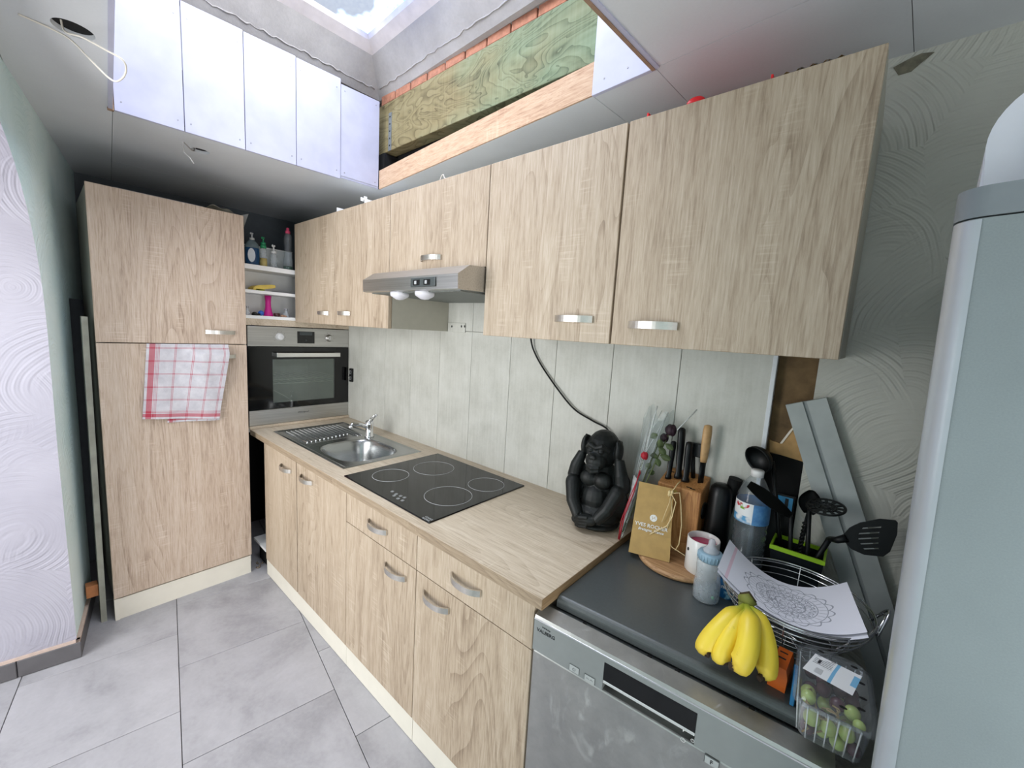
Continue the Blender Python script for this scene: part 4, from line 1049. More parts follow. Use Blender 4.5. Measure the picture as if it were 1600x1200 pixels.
# ---- wrapped roses
fl = thing('wrapped_roses', 'roses wrapped in clear film, between the ape statue and the knife block', 'flowers', (2.085, -.16, HW))
tip = at(969, 852, 'y', -.165); tip.z = max(tip.z, HW+.004); topc = at(1030, 648, 'y', -.035)
ax = topc-tip; u1, v1, a1_ = frame(ax)
W['film'] = clear('cellophane', (240, 244, 244), .10, .05, 1.45)
def cone(s_, th, wob=1.):
    r = .006+.050*s_**1.05; w_ = 1+wob*(.10*math.sin(3*th+4*s_)+.06*math.sin(7*th))
    return tip+ax*(s_*(1+.06*math.sin(4*th)*s_))+(u1*math.cos(th)*.75+v1*math.sin(th))*r*w_
from mathutils.bvhtree import BVHTree
_am = Matrix.Translation((1.975, -.120, HW)) @ Matrix.Rotation(.10, 4, 'Z') @ Matrix.Diagonal((.90, .95, 1, 1))
ape_bvh = BVHTree.FromPolygons([_am @ v.co for v in me.vertices], [tuple(p.vertices) for p in me.polygons])
def press(p, gap=.004):
    """film gives way to the statue and to the wall"""
    c_, n_, _, d_ = ape_bvh.find_nearest(p, .08)
    if c_ is not None and ((p-c_).dot(n_) < 0 or d_ < gap): p = c_+n_*gap
    p.y = min(p.y, -.004); p.z = max(p.z, HW+.001); return p
bm = bmesh.new(); sheet(bm, lambda a, b: press(cone(b, a*2*PI)), 40, 18); obj('film_wrap', bm, W['film'], fl, normals=False)
for px0, px1 in (((1002, 735), (1027, 634)), ((1010, 705), (1044, 645)), ((1020, 668), (1034, 642)), ((1058, 672), (1089, 640)), ((988, 760), (1012, 668)), ((985, 780), (1000, 715)), ((996, 740), (1018, 650)), ((1004, 750), (1040, 652))):
    bm = bmesh.new(); tube(bm, [at(*px0, 'y', -.10), at(*px1, 'y', -.04)], [.0016, .0028], 5, sy=.4); obj('film_crease', bm, clear('film_crease', (245, 246, 246), .75, .2), fl)
W['leaf'] = plain('rose_leaf', (84, 98, 62), .5, var=.3, vs=50); W['stem'] = plain('rose_stem', (92, 104, 60), .6)
for k, (px, py, y) in enumerate(((1048, 672, -.055), (1007, 712, -.11), (1030, 690, -.07))):
    h_ = at(px, py, 'y', y); bm = bmesh.new(); tube(bm, [tip+ax*.04, (tip+h_)/2+Vector((0, -.006, 0)), h_], .0022, 6); obj('stem', bm, W['stem'], fl)
def rose(px, py, y, s_, m):
    h_ = at(px, py, 'y', y); bm = bmesh.new()
    for k in range(7):
        an = k*2.4; off = Vector((math.cos(an), math.sin(an), 0))*s_*.32
        ell(bm, h_+off, (s_*.55, s_*.55, s_*(.95-.06*k)), u=10, v=8)
    obj('rose_head', bm, m, fl)
rose(1048, 672, -.055, .021, plain('dark_rose', (44, 22, 34), .6, var=.3)); rose(1007, 712, -.115, .014, plain('red_rose', (170, 28, 44), .55, var=.2)); rose(1038, 684, -.06, .016, MC['dark_rose'])
for px, py, a_, L_ in ((1022, 681, .6, .034), (1031, 693, 1.4, .036), (1035, 705, 2.2, .034), (1022, 712, .2, .03), (1013, 728, 1.0, .034), (1040, 715, 2.8, .034), (1018, 738, .4, .03), (1028, 722, 1.9, .032), (1046, 698, 2.5, .03)):
    c = at(px, py, 'y', -.085); bm = bmesh.new(); d1_ = Vector((math.cos(a_), -.35, math.sin(a_))).normalized(); d2_ = d1_.cross(Vector((.3, -1, .2))).normalized()
    sheet(bm, lambda a, b: c+d1_*((b-.5)*L_)+d2_*((a-.5)*L_*.62*math.sin(PI*min(.98, b+.02))**.7)+Vector((0, -.006*math.sin(PI*a), 0)), 6, 8); obj('leaf', bm, W['leaf'], fl, normals=False)
bm = bmesh.new(); tube(bm, [at(1000, 735, 'y', -.13), at(990, 770, 'y', -.15), at(976, 805, 'y', -.168), at(967, 845, 'y', -.176)], .0022, 6); tube(bm, [at(1001, 738, 'y', -.13), at(985, 775, 'y', -.155), at(971, 812, 'y', -.17), at(966, 842, 'y', -.178)], .0016, 6); obj('red_ribbon', bm, plain('red_ribbon', (168, 24, 44), .45), fl)
bm = bmesh.new(); sheet(bm, lambda a, b: press(cone(.06+.42*b, 3.3+1.1*a, 1)+Vector((-.003, -.004, 0)), .006), 10, 10); obj('silver_paper', bm, plain('silver_grey_paper', (176, 178, 178), .45, var=.3, vs=60), fl, normals=False)

# ---- mug candle
mp_ = Vector((2.334, -.157, BZ)); mug = thing('mug_candle', 'white ceramic cup filled with pink wax behind the baby bottle', 'candle', mp_)
bm = bmesh.new(); lathe(bm, [(.040, 0), (.043, .003), (.043, .098), (.0415, .100), (.0395, .098), (.0395, .075)], 32, mp_.x, mp_.y, BZ, cap=False); lathe(bm, [(.0, .0005), (.040, .0005)], 32, mp_.x, mp_.y, BZ); obj('cup', bm, plain('white_ceramic', (232, 230, 226), .25, var=.02), mug)
bm = bmesh.new(); lathe(bm, [(.0395, .070), (.0392, .082), (.0, .083)], 32, mp_.x, mp_.y, BZ); obj('pink_wax', bm, plain('pink_wax', (206, 60, 108), .4), mug)
c = mp_+Vector((-.030, -.031, .066)); bm = bmesh.new(); ell(bm, c, (.0035, .0035, .005), u=8, v=6); obj('print_dot', bm, W['darkprint'], mug)

# ---- baby bottle
bp = at(1103, 943, 'z', LZ); bp = Vector((bp.x-.008, bp.y+.022, LZ))
bb_ = thing('baby_bottle', 'clear baby bottle with blue collar and teat on the dishwasher', 'bottle', bp)
bm = bmesh.new(); lathe(bm, [(.0, .001), (.029, .001), (.0325, .006), (.0325, .045), (.0295, .062), (.0295, .074), (.031, .092), (.0305, .105), (.026, .112), (.024, .118)], 32, bp.x, bp.y, LZ, cap=False); obj('body', bm, W['clearish'], bb_)
bm = bmesh.new(); lathe(bm, [(.0, .003), (.027, .003), (.030, .008), (.030, .042), (.0, .042)], 24, bp.x, bp.y, LZ); obj('water', bm, clear('water', (220, 230, 236), .12, .03, 1.33), bb_)
bm = bmesh.new(); lathe(bm, [(.0, .110), (.029, .110), (.0305, .113), (.0305, .126), (.028, .131), (.019, .132), (.0, .132)], 36, bp.x, bp.y, LZ)
for k in range(24):
    an = 2*PI*k/24; tube(bm, [(bp.x+.0305*math.cos(an), bp.y+.0305*math.sin(an), LZ+.112), (bp.x+.0305*math.cos(an), bp.y+.0305*math.sin(an), LZ+.127)], .0012, 5)
obj('collar', bm, plain('pale_blue_plastic', (142, 172, 190), .4), bb_)
bm = bmesh.new(); lathe(bm, [(.020, .131), (.019, .137), (.011, .146), (.0085, .152), (.0085, .160), (.005, .166), (.0, .167)], 20, bp.x, bp.y, LZ); obj('teat', bm, clear('silicone', (226, 228, 232), .5, .25), bb_)
bm = bmesh.new(); M_ = Matrix.Translation((bp.x+.022, bp.y-.0245, LZ+.024)); ell(bm, M_.translation, (.0045, .002, .0045), u=10, v=6); obj('print_mark', bm, plain('green_print', (110, 150, 130), .5), bb_)

# ---- blue tub behind it
tp_ = Vector((2.414, -.196, LZ)); tub = thing('blue_tub', 'small blue tub with white lettering beside the baby bottle', 'tub', tp_)
t = NT('blue_tub'); n1 = t.noise(t.coords((1, 1, 1)), 40, 3); zz = t.sep(t.tc())[2]
t.set(color=t.mix(((n1-.52)*12).mx(0.).mn(1.)*zz.lt(.022), lin((24, 92, 140)), lin((150, 196, 214))), rough=.35); 
bm = bmesh.new(); lathe(bm, [(.025, 0), (.0262, .002), (.0262, .055), (.025, .058), (.0, .058)], 28, tp_.x, tp_.y, LZ); obj('body', bm, t.m, tub)
bm = bmesh.new(); lathe(bm, [(.0272, .052), (.0272, .062), (.026, .064), (.0, .064)], 28, tp_.x, tp_.y, LZ); obj('lid', bm, plain('tub_lid', (30, 70, 110), .4), tub)
cd = (Vector((CC.x, CC.y, 0))-Vector((tp_.x, tp_.y, 0))).normalized()
lettering('nuas', .015, basis(Vector((tp_.x, tp_.y, LZ+.034))+cd*.0268, Vector((-cd.y, cd.x, 0)), (0, 0, 1)), W['whiteprint'], tub, bold=.0003)

# ---- water bottle
wp = Vector((2.432, -.084, LZ)); wb = thing('water_bottle', 'large clear plastic water bottle with white cap and blue label', 'bottle', wp)
prof = [(.0, .002), (.034, .002), (.041, .010), (.042, .020)]
for k in range(9): prof += [(.0425, .026+.0165*k), (.0395, .034+.0165*k)]
prof += [(.0425, .178), (.0425, .245), (.040, .262), (.033, .280), (.022, .302), (.0145, .312), (.0135, .322)]
bm = bmesh.new(); lathe(bm, prof, 32, wp.x, wp.y, LZ, cap=False); obj('body', bm, W['clear'], wb)
bm = bmesh.new(); lathe(bm, [(.0, .004), (.036, .005), (.038, .02), (.038, .168), (.0, .169)], 24, wp.x, wp.y, LZ); obj('water', bm, clear('bottle_water', (214, 222, 226), .05, .03, 1.33), wb)
bm = bmesh.new(); lathe(bm, [(.0162, .312), (.0162, .328), (.015, .330), (.0, .330)], 28, wp.x, wp.y, LZ); obj('cap', bm, plain('white_cap', (232, 230, 228), .4), wb)
t = NT('bottle_label'); x_, y_, z_ = t.sep(t.tc()); th = x_.op('ARCTAN2', y_); n1 = t.noise(t.coords((1, 1, 1)), 90, 3); n2 = t.noise(t.coords((1, 1, 1)), 30, 2)
front = th.near(-2.35, .85).mx(th.gt(2.95)); blue = t.mix(n1, lin((36, 96, 168)), lin((110, 170, 214)))
wh = t.mix((z_-(-.0)).lt(.204)*((n2-.45)*9).mx(0.).mn(1.), lin((238, 240, 240)), lin((90, 160, 205)))
wh = t.mix(z_.near(.232, .006)*((n1-.5)*12).mx(0.).mn(1.), wh, lin((196, 50, 60)))
wh = t.mix(((n2-.55)*14).mx(0.).mn(1.)*z_.gt(.222)*th.near(-2.75, .35), wh, lin((130, 180, 60)))
t.set(color=t.mix(front, blue, wh), rough=.4); 
bm = bmesh.new(); lathe(bm, [(.0432, .184), (.0432, .242)], 40, wp.x, wp.y, LZ, cap=False); obj('label', bm, t.m, wb)

# ---- black coffee appliance between block and bottle
ca = thing('black_grinder', 'black cylindrical kitchen appliance with a slanted grip behind the water bottle', 'appliance', (2.350, -.055, LZ))
bm = bmesh.new(); lathe(bm, [(.036, 0), (.037, .004), (.034, .12), (.032, .20), (.028, .225), (.018, .235), (.0, .237)], 28, 2.340, -.05, LZ+.018); obj('body', bm, W['black'], ca)
g0, g1 = at(1137, 788, 'y', -.022), at(1150, 748, 'y', -.022)
bm = bmesh.new(); tube(bm, [g0-(g1-g0)*1.2, g0, g1], [.017, .018, .019], 20); obj('grip', bm, W['blackmatte'], ca)
bm = bmesh.new(); ell(bm, g0+Vector((0, -.018, .002)), (.004, .003, .006), u=8, v=6); obj('button', bm, W['greyline'], ca)

# ---- utensil holder and utensils
uh = thing('utensil_holder', 'dark tub with a lime green rim holding black utensils', 'utensil holder', (2.546, -.055, LZ))
UX0, UX1, UY0, UY1, UZ = 2.487, 2.606, -.104, -.014, .940
bm = bmesh.new(); 
def taper(z0, z1, i0, i1, hollow=.003):
    vs = []
    for z, i in ((z0, i0), (z1, i1)): vs += [(UX0+i, UY0+i, z), (UX1-i, UY0+i, z), (UX1-i, UY1-i, z), (UX0+i, UY1-i, z)]
    return vs
o_ = taper(LZ, UZ-.010, .012, .001); i_ = taper(LZ+.004, UZ-.010, .016, .005)
quad_faces(bm, o_+i_, [(3, 2, 1, 0), (0, 1, 5, 4), (1, 2, 6, 5), (2, 3, 7, 6), (3, 0, 4, 7), (8, 9, 10, 11), (12, 13, 9, 8), (13, 14, 10, 9), (14, 15, 11, 10), (15, 12, 8, 11), (4, 5, 13, 12), (5, 6, 14, 13), (6, 7, 15, 14), (7, 4, 12, 15)])
obj('tub', bm, plain('navy_black_plastic', (14, 20, 25), .4, spec=.3), uh)
bm = bmesh.new()
box(bm, UX0-.001, UX1+.001, UY0-.001, UY0+.004, UZ-.011, UZ); box(bm, UX0-.001, UX1+.001, UY1-.004, UY1+.001, UZ-.011, UZ); box(bm, UX0-.001, UX0+.004, UY0+.004, UY1-.004, UZ-.011, UZ); box(bm, UX1-.004, UX1+.001, UY0+.004, UY1-.004, UZ-.011, UZ)
obj('rim', bm, plain('lime_plastic', (158, 204, 40), .4), uh)
W['nylon'] = plain('black_nylon', (8, 11, 12), .42, var=.2, spec=.3)
UG = 'black utensils in the lime rimmed holder'
def utensil(name, label, cat, foot): return thing(name, label, cat, foot, group=UG)
def handle_to(p, foot, end, r0=.006, r1=.005):
    bm = bmesh.new(); f0, e = Vector(foot), Vector(end); tube(bm, [f0, f0*.5+e*.5+Vector((0, -.004, .004)), e], [r0, (r0+r1)/2, r1], 10); obj('handle', bm, W['nylon'], p)
# ladle
lc = at(1183, 719, 'y', -.047); ft = (2.527, -.05, LZ+.012); la = utensil('soup_ladle', 'black ladle with its bowl raised above the water bottle', 'ladle', ft)
bm = bmesh.new(); dz = Vector((-.38, -.62, -.25)).normalized(); M_ = basis(lc, dz.orthogonal(), dz.cross(dz.orthogonal()))
prof = [(.041*math.sin(a_), -.036*math.cos(a_)) for a_ in [PI/2*k/8 for k in range(9)]]; prof += [(.0385*math.sin(a_), -.0335*math.cos(a_)) for a_ in [PI/2*k/8 for k in range(8, -1, -1)]]
Mz = M_.to_3x3(); ez_ = M_.col[2].to_3d()
if ez_.dot(CC-lc) < 0: M_ = basis(lc, dz.orthogonal(), -dz.cross(dz.orthogonal()))
lathe(bm, prof, 28, M=M_, cap=False); obj('bowl', bm, W['nylon'], la)
handle_to(la, ft, lc+Vector((.036, .012, .004)))
# thin spatula seen edge on
s0, s1 = at(1170, 756, 'y', -.156), at(1236, 806, 'y', -.118); ft = (2.541, -.058, LZ+.012); sp = utensil('spatula', 'flat black spatula tilted across the water bottle', 'spatula', ft)
ax_ = s1-s0; sdn = Vector((.15, .85, .35)).normalized(); bm = bmesh.new()
sheet(bm, lambda a, b: s0+ax_*b+sdn*((a-.5)*.05*math.sin(PI*(.12+.80*b))**.6), 8, 10); bmesh.ops.solidify(bm, geom=list(bm.faces), thickness=.003); obj('blade', bm, W['nylon'], sp)
handle_to(sp, ft, s1)
# slotted turner
tc_ = [at(px, py, 'y', -.12) for px, py in ((1317, 836), (1328, 824), (1348, 815), (1375, 811), (1398, 812), (1403, 816), (1402, 835), (1391, 862), (1380, 870), (1350, 867), (1330, 858), (1318, 845))]
ft = (2.556, -.05, LZ+.012); tu = utensil('slotted_turner', 'wide black slotted turner leaning out towards the refrigerator', 'turner', ft)
pc = sum(tc_, Vector())/len(tc_)
# blade outline cut by five slots: built as strips
ex_ = (at(1401, 838, 'y', -.12)-at(1318, 842, 'y', -.12)).normalized(); nn = Vector((0, 1, 0)); ey_ = nn.cross(ex_)*-1
if ey_.z < 0: ey_ = -ey_
loc2 = [((p-pc).dot(ex_), (p-pc).dot(ey_)) for p in tc_]
def inside_span(y):
    xs = []
    for i in range(len(loc2)):
        (xa, ya), (xb, yb) = loc2[i], loc2[(i+1) % len(loc2)]
        if (ya-y)*(yb-y) < 0: xs.append(xa+(xb-xa)*(y-ya)/(yb-ya))
    return (min(xs), max(xs)) if len(xs) >= 2 else None
ymn, ymx = min(p[1] for p in loc2)+1e-4, max(p[1] for p in loc2)-1e-4
bm = bmesh.new(); H_ = ymx-ymn
sl = [(ymn+H_*f_, .0018) for f_ in (.22, .36, .50, .64, .78)]
cuts = sorted(set([ymn, ymx]+[ymn+H_*k/16 for k in range(1, 16)]+[y+s_*h for y, h in sl for s_ in (-1, 1)]))
for ya, yb in zip(cuts[:-1], cuts[1:]):
    sa, sb_ = inside_span(ya), inside_span(yb)
    if not sa or not sb_: continue
    ym = (ya+yb)/2; isl = any(abs(ym-y) < h for y, h in sl)
    wA = lambda f_: sa[0]+(sa[1]-sa[0])*f_
    wB = lambda f_: sb_[0]+(sb_[1]-sb_[0])*f_
    for f0, f1 in (((0, .30), (.68, 1)) if isl else ((0, 1),)):
        q = [pc+ex_*wA(f0)+ey_*ya, pc+ex_*wA(f1)+ey_*ya, pc+ex_*wB(f1)+ey_*yb, pc+ex_*wB(f0)+ey_*yb]
        quad_faces(bm, q+[v+nn*.003 for v in q], [(0, 1, 2, 3), (7, 6, 5, 4), (0, 4, 5, 1), (2, 6, 7, 3), (1, 5, 6, 2), (0, 3, 7, 4)])
obj('blade', bm, W['nylon'], tu)
bm = bmesh.new(); nk = at(1318, 841, 'y', -.12); tube(bm, [nk+ex_*.006, nk-ex_*.012+Vector((0, 0, -.004)), at(1296, 842, 'y', -.09)], [.010, .008, .0065], 10); obj('neck', bm, W['nylon'], tu)
handle_to(tu, ft, at(1296, 842, 'y', -.09), .007, .0065)
# skimmer disc
kc = at(1290, 792, 'y', -.10); ft = (2.578, -.079, LZ+.012); sk2 = utensil('skimmer', 'round black skimmer with slots above the green rim', 'skimmer', ft)
nz = Vector((-.10, -.22, .97)).normalized(); M_ = basis(kc, Vector((1, 0, .12)), nz.cross(Vector((1, 0, .12))))
bm = bmesh.new(); R0 = .042
for (ra, rb) in ((.0, .012), (.020, .024), (.036, R0)):
    lathe(bm, [(rb, -.0012), (rb, .0012), (max(ra, 1e-6), .0012), (max(ra, 1e-6), -.0012), (rb, -.0012)], 36, M=M_, cap=False)
for k in range(12):
    an = 2*PI*k/12; d_ = Vector((math.cos(an), math.sin(an), 0)); e_ = Vector((-math.sin(an), math.cos(an), 0))*.0028
    pts = [d_*.010+e_, d_*.010-e_, d_*.038-e_*1.4, d_*.038+e_*1.4]; q = [M_ @ (p+Vector((0, 0, -.001))) for p in pts]+[M_ @ (p+Vector((0, 0, .001))) for p in pts]
    quad_faces(bm, q, [(3, 2, 1, 0), (4, 5, 6, 7), (0, 1, 5, 4), (1, 2, 6, 5), (2, 3, 7, 6), (3, 0, 4, 7)])
obj('slotted_disc', bm, W['nylon'], sk2); handle_to(sk2, ft, kc+Vector((-.032, .004, -.008)))
# pointed spoon
pc2 = at(1266, 785, 'y', -.06); ft = (2.540, -.046, LZ+.012); ps = utensil('serving_spoon', 'black pointed spoon standing up behind the skimmer', 'spoon', ft)
bm = bmesh.new(); sheet(bm, lambda a, b: pc2+Vector(((a-.5)*.052*math.sin(PI*(.06+.84*(1-b)))**.8, .006*math.cos(PI*(a-.5)), (b-.5)*.065)), 10, 10); bmesh.ops.solidify(bm, geom=list(bm.faces), thickness=.003); obj('bowl', bm, W['nylon'], ps); handle_to(ps, ft, pc2+Vector((0, .004, -.03)))
ft = (2.550, -.076, LZ+.012); tw = utensil('twisted_whisk', 'thin black twisted whisk at the front of the holder', 'whisk', ft)
bm = bmesh.new(); e0, e1 = Vector((2.550, -.083, .90)), at(1258, 815, 'y', -.086)
for ph in (0, PI): tube(bm, [e0+(e1-e0)*(k/40)+Vector((math.cos(k*.9+ph), math.sin(k*.9+ph), 0))*.0045 for k in range(41)], .002, 6)
obj('twist', bm, W['nylon'], tw); handle_to(tw, ft, e0)
# blue packet behind
bx = at(1222, 790, 'y', -.03); bp_ = thing('blue_packet', 'bright blue packet with dark print behind the utensil holder', 'packet', (2.492, -.02, LZ))
bm = RB(bx.x-.030, bx.x+.026, -.012, -.001, LZ, bx.z+.028, r=.003); obj('packet_body', bm, W['black'], bp_)
obj('blue_panel', B(bx.x-.026, bx.x+.022, -.0128, -.012, bx.z-.022, bx.z+.022), plain('bright_blue', (60, 150, 200), .4, var=.08), bp_)
for dx, w_ in ((-.018, .006), (.008, .008)): obj('dark_stripe', B(bx.x+dx-w_/2, bx.x+dx+w_/2, -.0136, -.012, bx.z-.022, bx.z+.018), W['black'], bp_)

# ---- grey skirting boards leaning on the wall
W['greybd'] = plain('grey_primed_board', (166, 172, 170), .6, var=.14, vs=10)
a0, a1 = at(1242, 631, 'y', -.016), at(1275, 626, 'y', -.026)
dirv = (Vector((2.667, 0, .938))-Vector((2.512, 0, 1.335))).normalized()
prp = Vector((-dirv.z, 0, dirv.x)); prp = prp if prp.x > 0 else -prp
tl0 = at(1227, 633, 'y', -.02); tl0 = Vector((tl0.x, 0, tl0.z))
L_ = (LZ+.001-tl0.z)/dirv.z
bd = thing('skirting_offcut', 'grey grooved skirting board offcut leaning against the plaster wall', 'board', (3.0, -.01, 0))
def strip(c0, c1, y0, y1, l0=0., l1=None):
    bm = bmesh.new(); q = []
    for y in (y0, y1):
        for s_, l in ((c0, l0), (c1, l0), (c1, (.001-(tl0+prp*c1).z)/dirv.z), (c0, (.001-(tl0+prp*c0).z)/dirv.z)):
            p = tl0+prp*s_+dirv*l; q.append((p.x, y, p.z))
    quad_faces(bm, q, [(0, 1, 2, 3), (7, 6, 5, 4), (0, 4, 5, 1), (2, 6, 7, 3), (1, 5, 6, 2), (0, 3, 7, 4)]); return bm
obj('flat_strip', strip(0, .040, -.016, .004), W['greybd'], bd)
obj('groove', strip(.040, .050, -.010, .004), plain('grey_groove', (146, 152, 152), .7), bd)
obj('raised_strip', strip(.050, .094, -.022, .004), W['greybd'], bd)

# ---- wire basket with papers
bkc = Vector((2.560, -.256, LZ)); RR = .147; RZ = .908
bk_ = thing('wire_basket', 'round chrome wire basket holding papers on the dishwasher', 'basket', bkc)
def rad(z): 
    s_ = (z-LZ)/(RZ-LZ); return .085+(RR-.085)*math.sin(s_*PI/2)**1.6
W['wire'] = metal('wire_chrome', (215, 216, 218), .15, 0, .02)
for zz, r_ in ((LZ+.003, .0018), (LZ+.022, .0014), (LZ+.042, .0014), (LZ+.060, .0014), (LZ+.076, .0014), (LZ+.090, .0016), (RZ-.006, .0018), (RZ, .0024)):
    bm = bmesh.new(); R_ = rad(zz); tube(bm, [(bkc.x+R_*math.cos(2*PI*k/64), bkc.y+R_*math.sin(2*PI*k/64), zz) for k in range(64)], r_, 6, closed=True); obj('ring', bm, W['wire'], bk_)
for k in range(8):
    an = 2*PI*k/8; bm = bmesh.new(); tube(bm, [(bkc.x+rad(z)*math.cos(an), bkc.y+rad(z)*math.sin(an), z) for z in [LZ+.003+(RZ-LZ-.003)*j/8 for j in range(9)]], .0016, 6); obj('upright', bm, W['wire'], bk_)
bm = bmesh.new()
for k in range(6): 
    an = PI*k/6; tube(bm, [(bkc.x+.085*math.cos(an), bkc.y+.085*math.sin(an), LZ+.003), (bkc.x-.085*math.cos(an), bkc.y-.085*math.sin(an), LZ+.003)], .0014, 6)
obj('base_grid', bm, W['wire'], bk_)
for an0 in (.12, PI-.42):
    for dr in (.0, .012):
        bm = bmesh.new(); n = 14
        tube(bm, [(bkc.x+(RR-.002+dr*.4+.014*math.sin(PI*j/n))*math.cos(an0-.20+.40*j/n), bkc.y+(RR-.002+dr*.4+.014*math.sin(PI*j/n))*math.sin(an0-.20+.40*j/n), RZ-.02+(.035+dr)*math.sin(PI*j/n)) for j in range(n+1)], .0026, 8); obj('handle_loop', bm, W['wire'], bk_)
t = NT('mandala_paper'); uu, vv, _ = t.sep(t.tc('UV')); a_ = (uu-.53)*1.30; b_ = (vv-.48)*1.0
r_ = (a_*a_+b_*b_).op('SQRT'); th = b_.op('ARCTAN2', a_)
lw = .006
ln = r_.near(.30, lw*.8).mx(r_.near(.385, lw*.7)).mx(r_.near(.10, lw)).mx(r_.near(.19, lw))
ln = ln.mx((th*16).sin().abs().lt(.16)*r_.gt(.31)*r_.lt(.375))
pet = (r_-((th*9).sin().abs()*.05+.39)).abs().lt(lw*1.0); pet2 = (r_-((th*9).sin().abs()*.035+.40)).abs().lt(lw*.7)
pet3 = (r_-((th*6).sin().abs()*.075+.12)).abs().lt(lw*1.2); pet4 = (r_-((th*12).sin().abs()*.05+.225)).abs().lt(lw*1.1)
vo = t.node('TexVoronoi', feature='DISTANCE_TO_EDGE'); vo.inputs['Scale'].default_value = 26
cb = t.node('CombineXYZ'); t.link(a_, cb.inputs[0]); t.link(b_, cb.inputs[1]); t.link(cb.outputs[0], vo.inputs['Vector'])
lace = V(t.t, vo.outputs['Distance']).lt(.06)*r_.lt(.29)
msk = ln.mx(pet).mx(pet2).mx(pet3).mx(pet4).mx(lace)
base_ = t.mix(uu.near(.075, .012)*.45, lin((232, 231, 240)), lin((226, 150, 170)))
t.set(color=t.mix(msk*.62, base_, lin((70, 78, 96))), rough=.7); W['mandala'] = t.m
W['paper'] = plain('white_paper', (228, 228, 236), .7, var=.02)
cA, cB, cC_, cD = at(1140, 845, 'z', .965), at(1121, 887, 'z', .952), at(1356, 985, 'z', .935), at(1323, 911, 'z', .945)
def pap(u_, v_, dz=0.):
    p = (cB*(1-u_)+cC_*u_)*(1-v_)+(cA*(1-u_)+cD*u_)*v_
    sag = .052*(1-(2*u_-1)**2)
    return p+Vector((0, -.012*(1-(2*u_-1)**2)*(1-v_), -sag+dz+.004*math.sin(5*u_+2*v_)))
bm = bmesh.new(); sheet(bm, lambda a, b: pap(a, b), 28, 16)
single('mandala_sheet', bm, W['mandala'], 'white sheet printed with a mandala pattern, lying curved in the wire basket', 'paper', base=bkc+Vector((0, 0, .06)))
bm = bmesh.new(); sheet(bm, lambda a, b: pap(a, b*.95-.02, -.006)+Vector((.002, -.004, 0)), 20, 10)
single('paper_sheet', bm, W['paper'], 'plain white sheet just under the mandala sheet in the basket', 'paper', base=bkc+Vector((0, 0, .05)))
bm = bmesh.new(); box(bm, -.05, .05, -.03, .03, -.001, .001, M=basis(bkc+Vector((.0, -.075, .055)), (1, 0, .05), (0, 1, -.5)))
single('grey_card', bm, plain('grey_card', (92, 92, 102), .6), 'dark grey card at the front inside the wire basket', 'card')

# ---- bananas
t = NT('banana_skin'); x_, y_, z_ = t.sep(t.tc('UV')); n1 = t.noise(t.coords((1, 1, 1)), 40, 4); n2 = t.noise(t.coords((1, 1, 1)), 150, 3)
col = t.ramp(x_+(n1-.5)*.10, [(.0, lin((112, 128, 44))), (.14, lin((176, 182, 52))), (.30, lin((234, 205, 60))), (.55, lin((242, 214, 66))), (.93, lin((238, 204, 70))), (.985, lin((120, 92, 44)))])
spot = ((n2-.68)*18).mx(0.).mn(1.)*((n1-.52)*8).mx(0.).mn(1.)
t.set(color=t.mix(spot*.8, col, lin((120, 88, 40))), rough=.42); W['banana'] = t.m
crown = at(1167, 938, 'z', .922)
bn = thing('banana_bunch', 'bunch of four yellow bananas propped against the wire basket', 'bananas', (2.49, -.43, LZ))
def banana(tip_, mid1, mid2, r0=.0165):
    p0 = crown+Vector((0, 0, -.012)); P = [p0, Vector(mid1), Vector(mid2), Vector(tip_)]
    bm = bmesh.new(); ul = bm.loops.layers.uv.verify(); N = 22; rings = []; n = 10
    cen = lambda s_: P[0]*(1-s_)**3+P[1]*3*s_*(1-s_)**2+P[2]*3*s_*s_*(1-s_)+P[3]*s_**3
    pu = Vector((0, -1, .4))
    for i in range(N+1):
        s_ = i/N; c = cen(s_); tg = (cen(min(1, s_+.01))-cen(max(0, s_-.01))).normalized(); u_ = (pu-tg*pu.dot(tg)).normalized(); v_ = tg.cross(u_)
        r = r0*(.36+.64*sstep(.10, .30, s_))*(1-.70*sstep(.84, .99, s_)); 
        if s_ > .975: r = r0*.28
        rr = [r*(1+.055*math.cos(5*2*PI*k/n)) for k in range(n)]
        rings.append([bm.verts.new(c+(u_*math.cos(2*PI*k/n)+v_*math.sin(2*PI*k/n))*rr[k]) for k in range(n)])
    for i in range(N):
        for k in range(n):
            f_ = bm.faces.new((rings[i][k], rings[i][(k+1) % n], rings[i+1][(k+1) % n], rings[i+1][k])); f_.smooth = True
            for l, s_ in zip(f_.loops, (i, i, i+1, i+1)): l[ul].uv = (s_/N, k/n)
    bm.faces.new(rings[-1]); bm.faces.new(list(reversed(rings[0])))
    b_ = obj('banana', bm, W['banana'], bn)
    e = cen(1.0); d_ = (cen(1.)-cen(.97)).normalized(); bm = bmesh.new(); tube(bm, [e-d_*.004, e+d_*.004], [.0075, .0062], 8); obj('tip', bm, plain('banana_tip', (52, 38, 26), .9), b_)
def bp3(px, py, z): return at(px, py, 'z', z)
banana(bp3(1106, 1022, .836), bp3(1150, 957, .925), bp3(1086, 1012, .836), .0195)
banana(bp3(1133, 1034, .836), bp3(1160, 968, .922), bp3(1110, 1030, .836), .0180)
banana(bp3(1142, 1041, .848), bp3(1178, 962, .943), bp3(1174, 1050, .850), .0205)
banana(bp3(1188, 1059, .838), bp3(1195, 958, .935), bp3(1212, 1052, .842), .0190)
bm = bmesh.new(); tube(bm, [crown+Vector((-.012, .004, -.004)), crown+Vector((.0, .0, .004)), crown+Vector((.014, -.004, -.006))], [.010, .0125, .010], 10); ell(bm, crown+Vector((0, 0, -.012)), (.016, .010, .014))
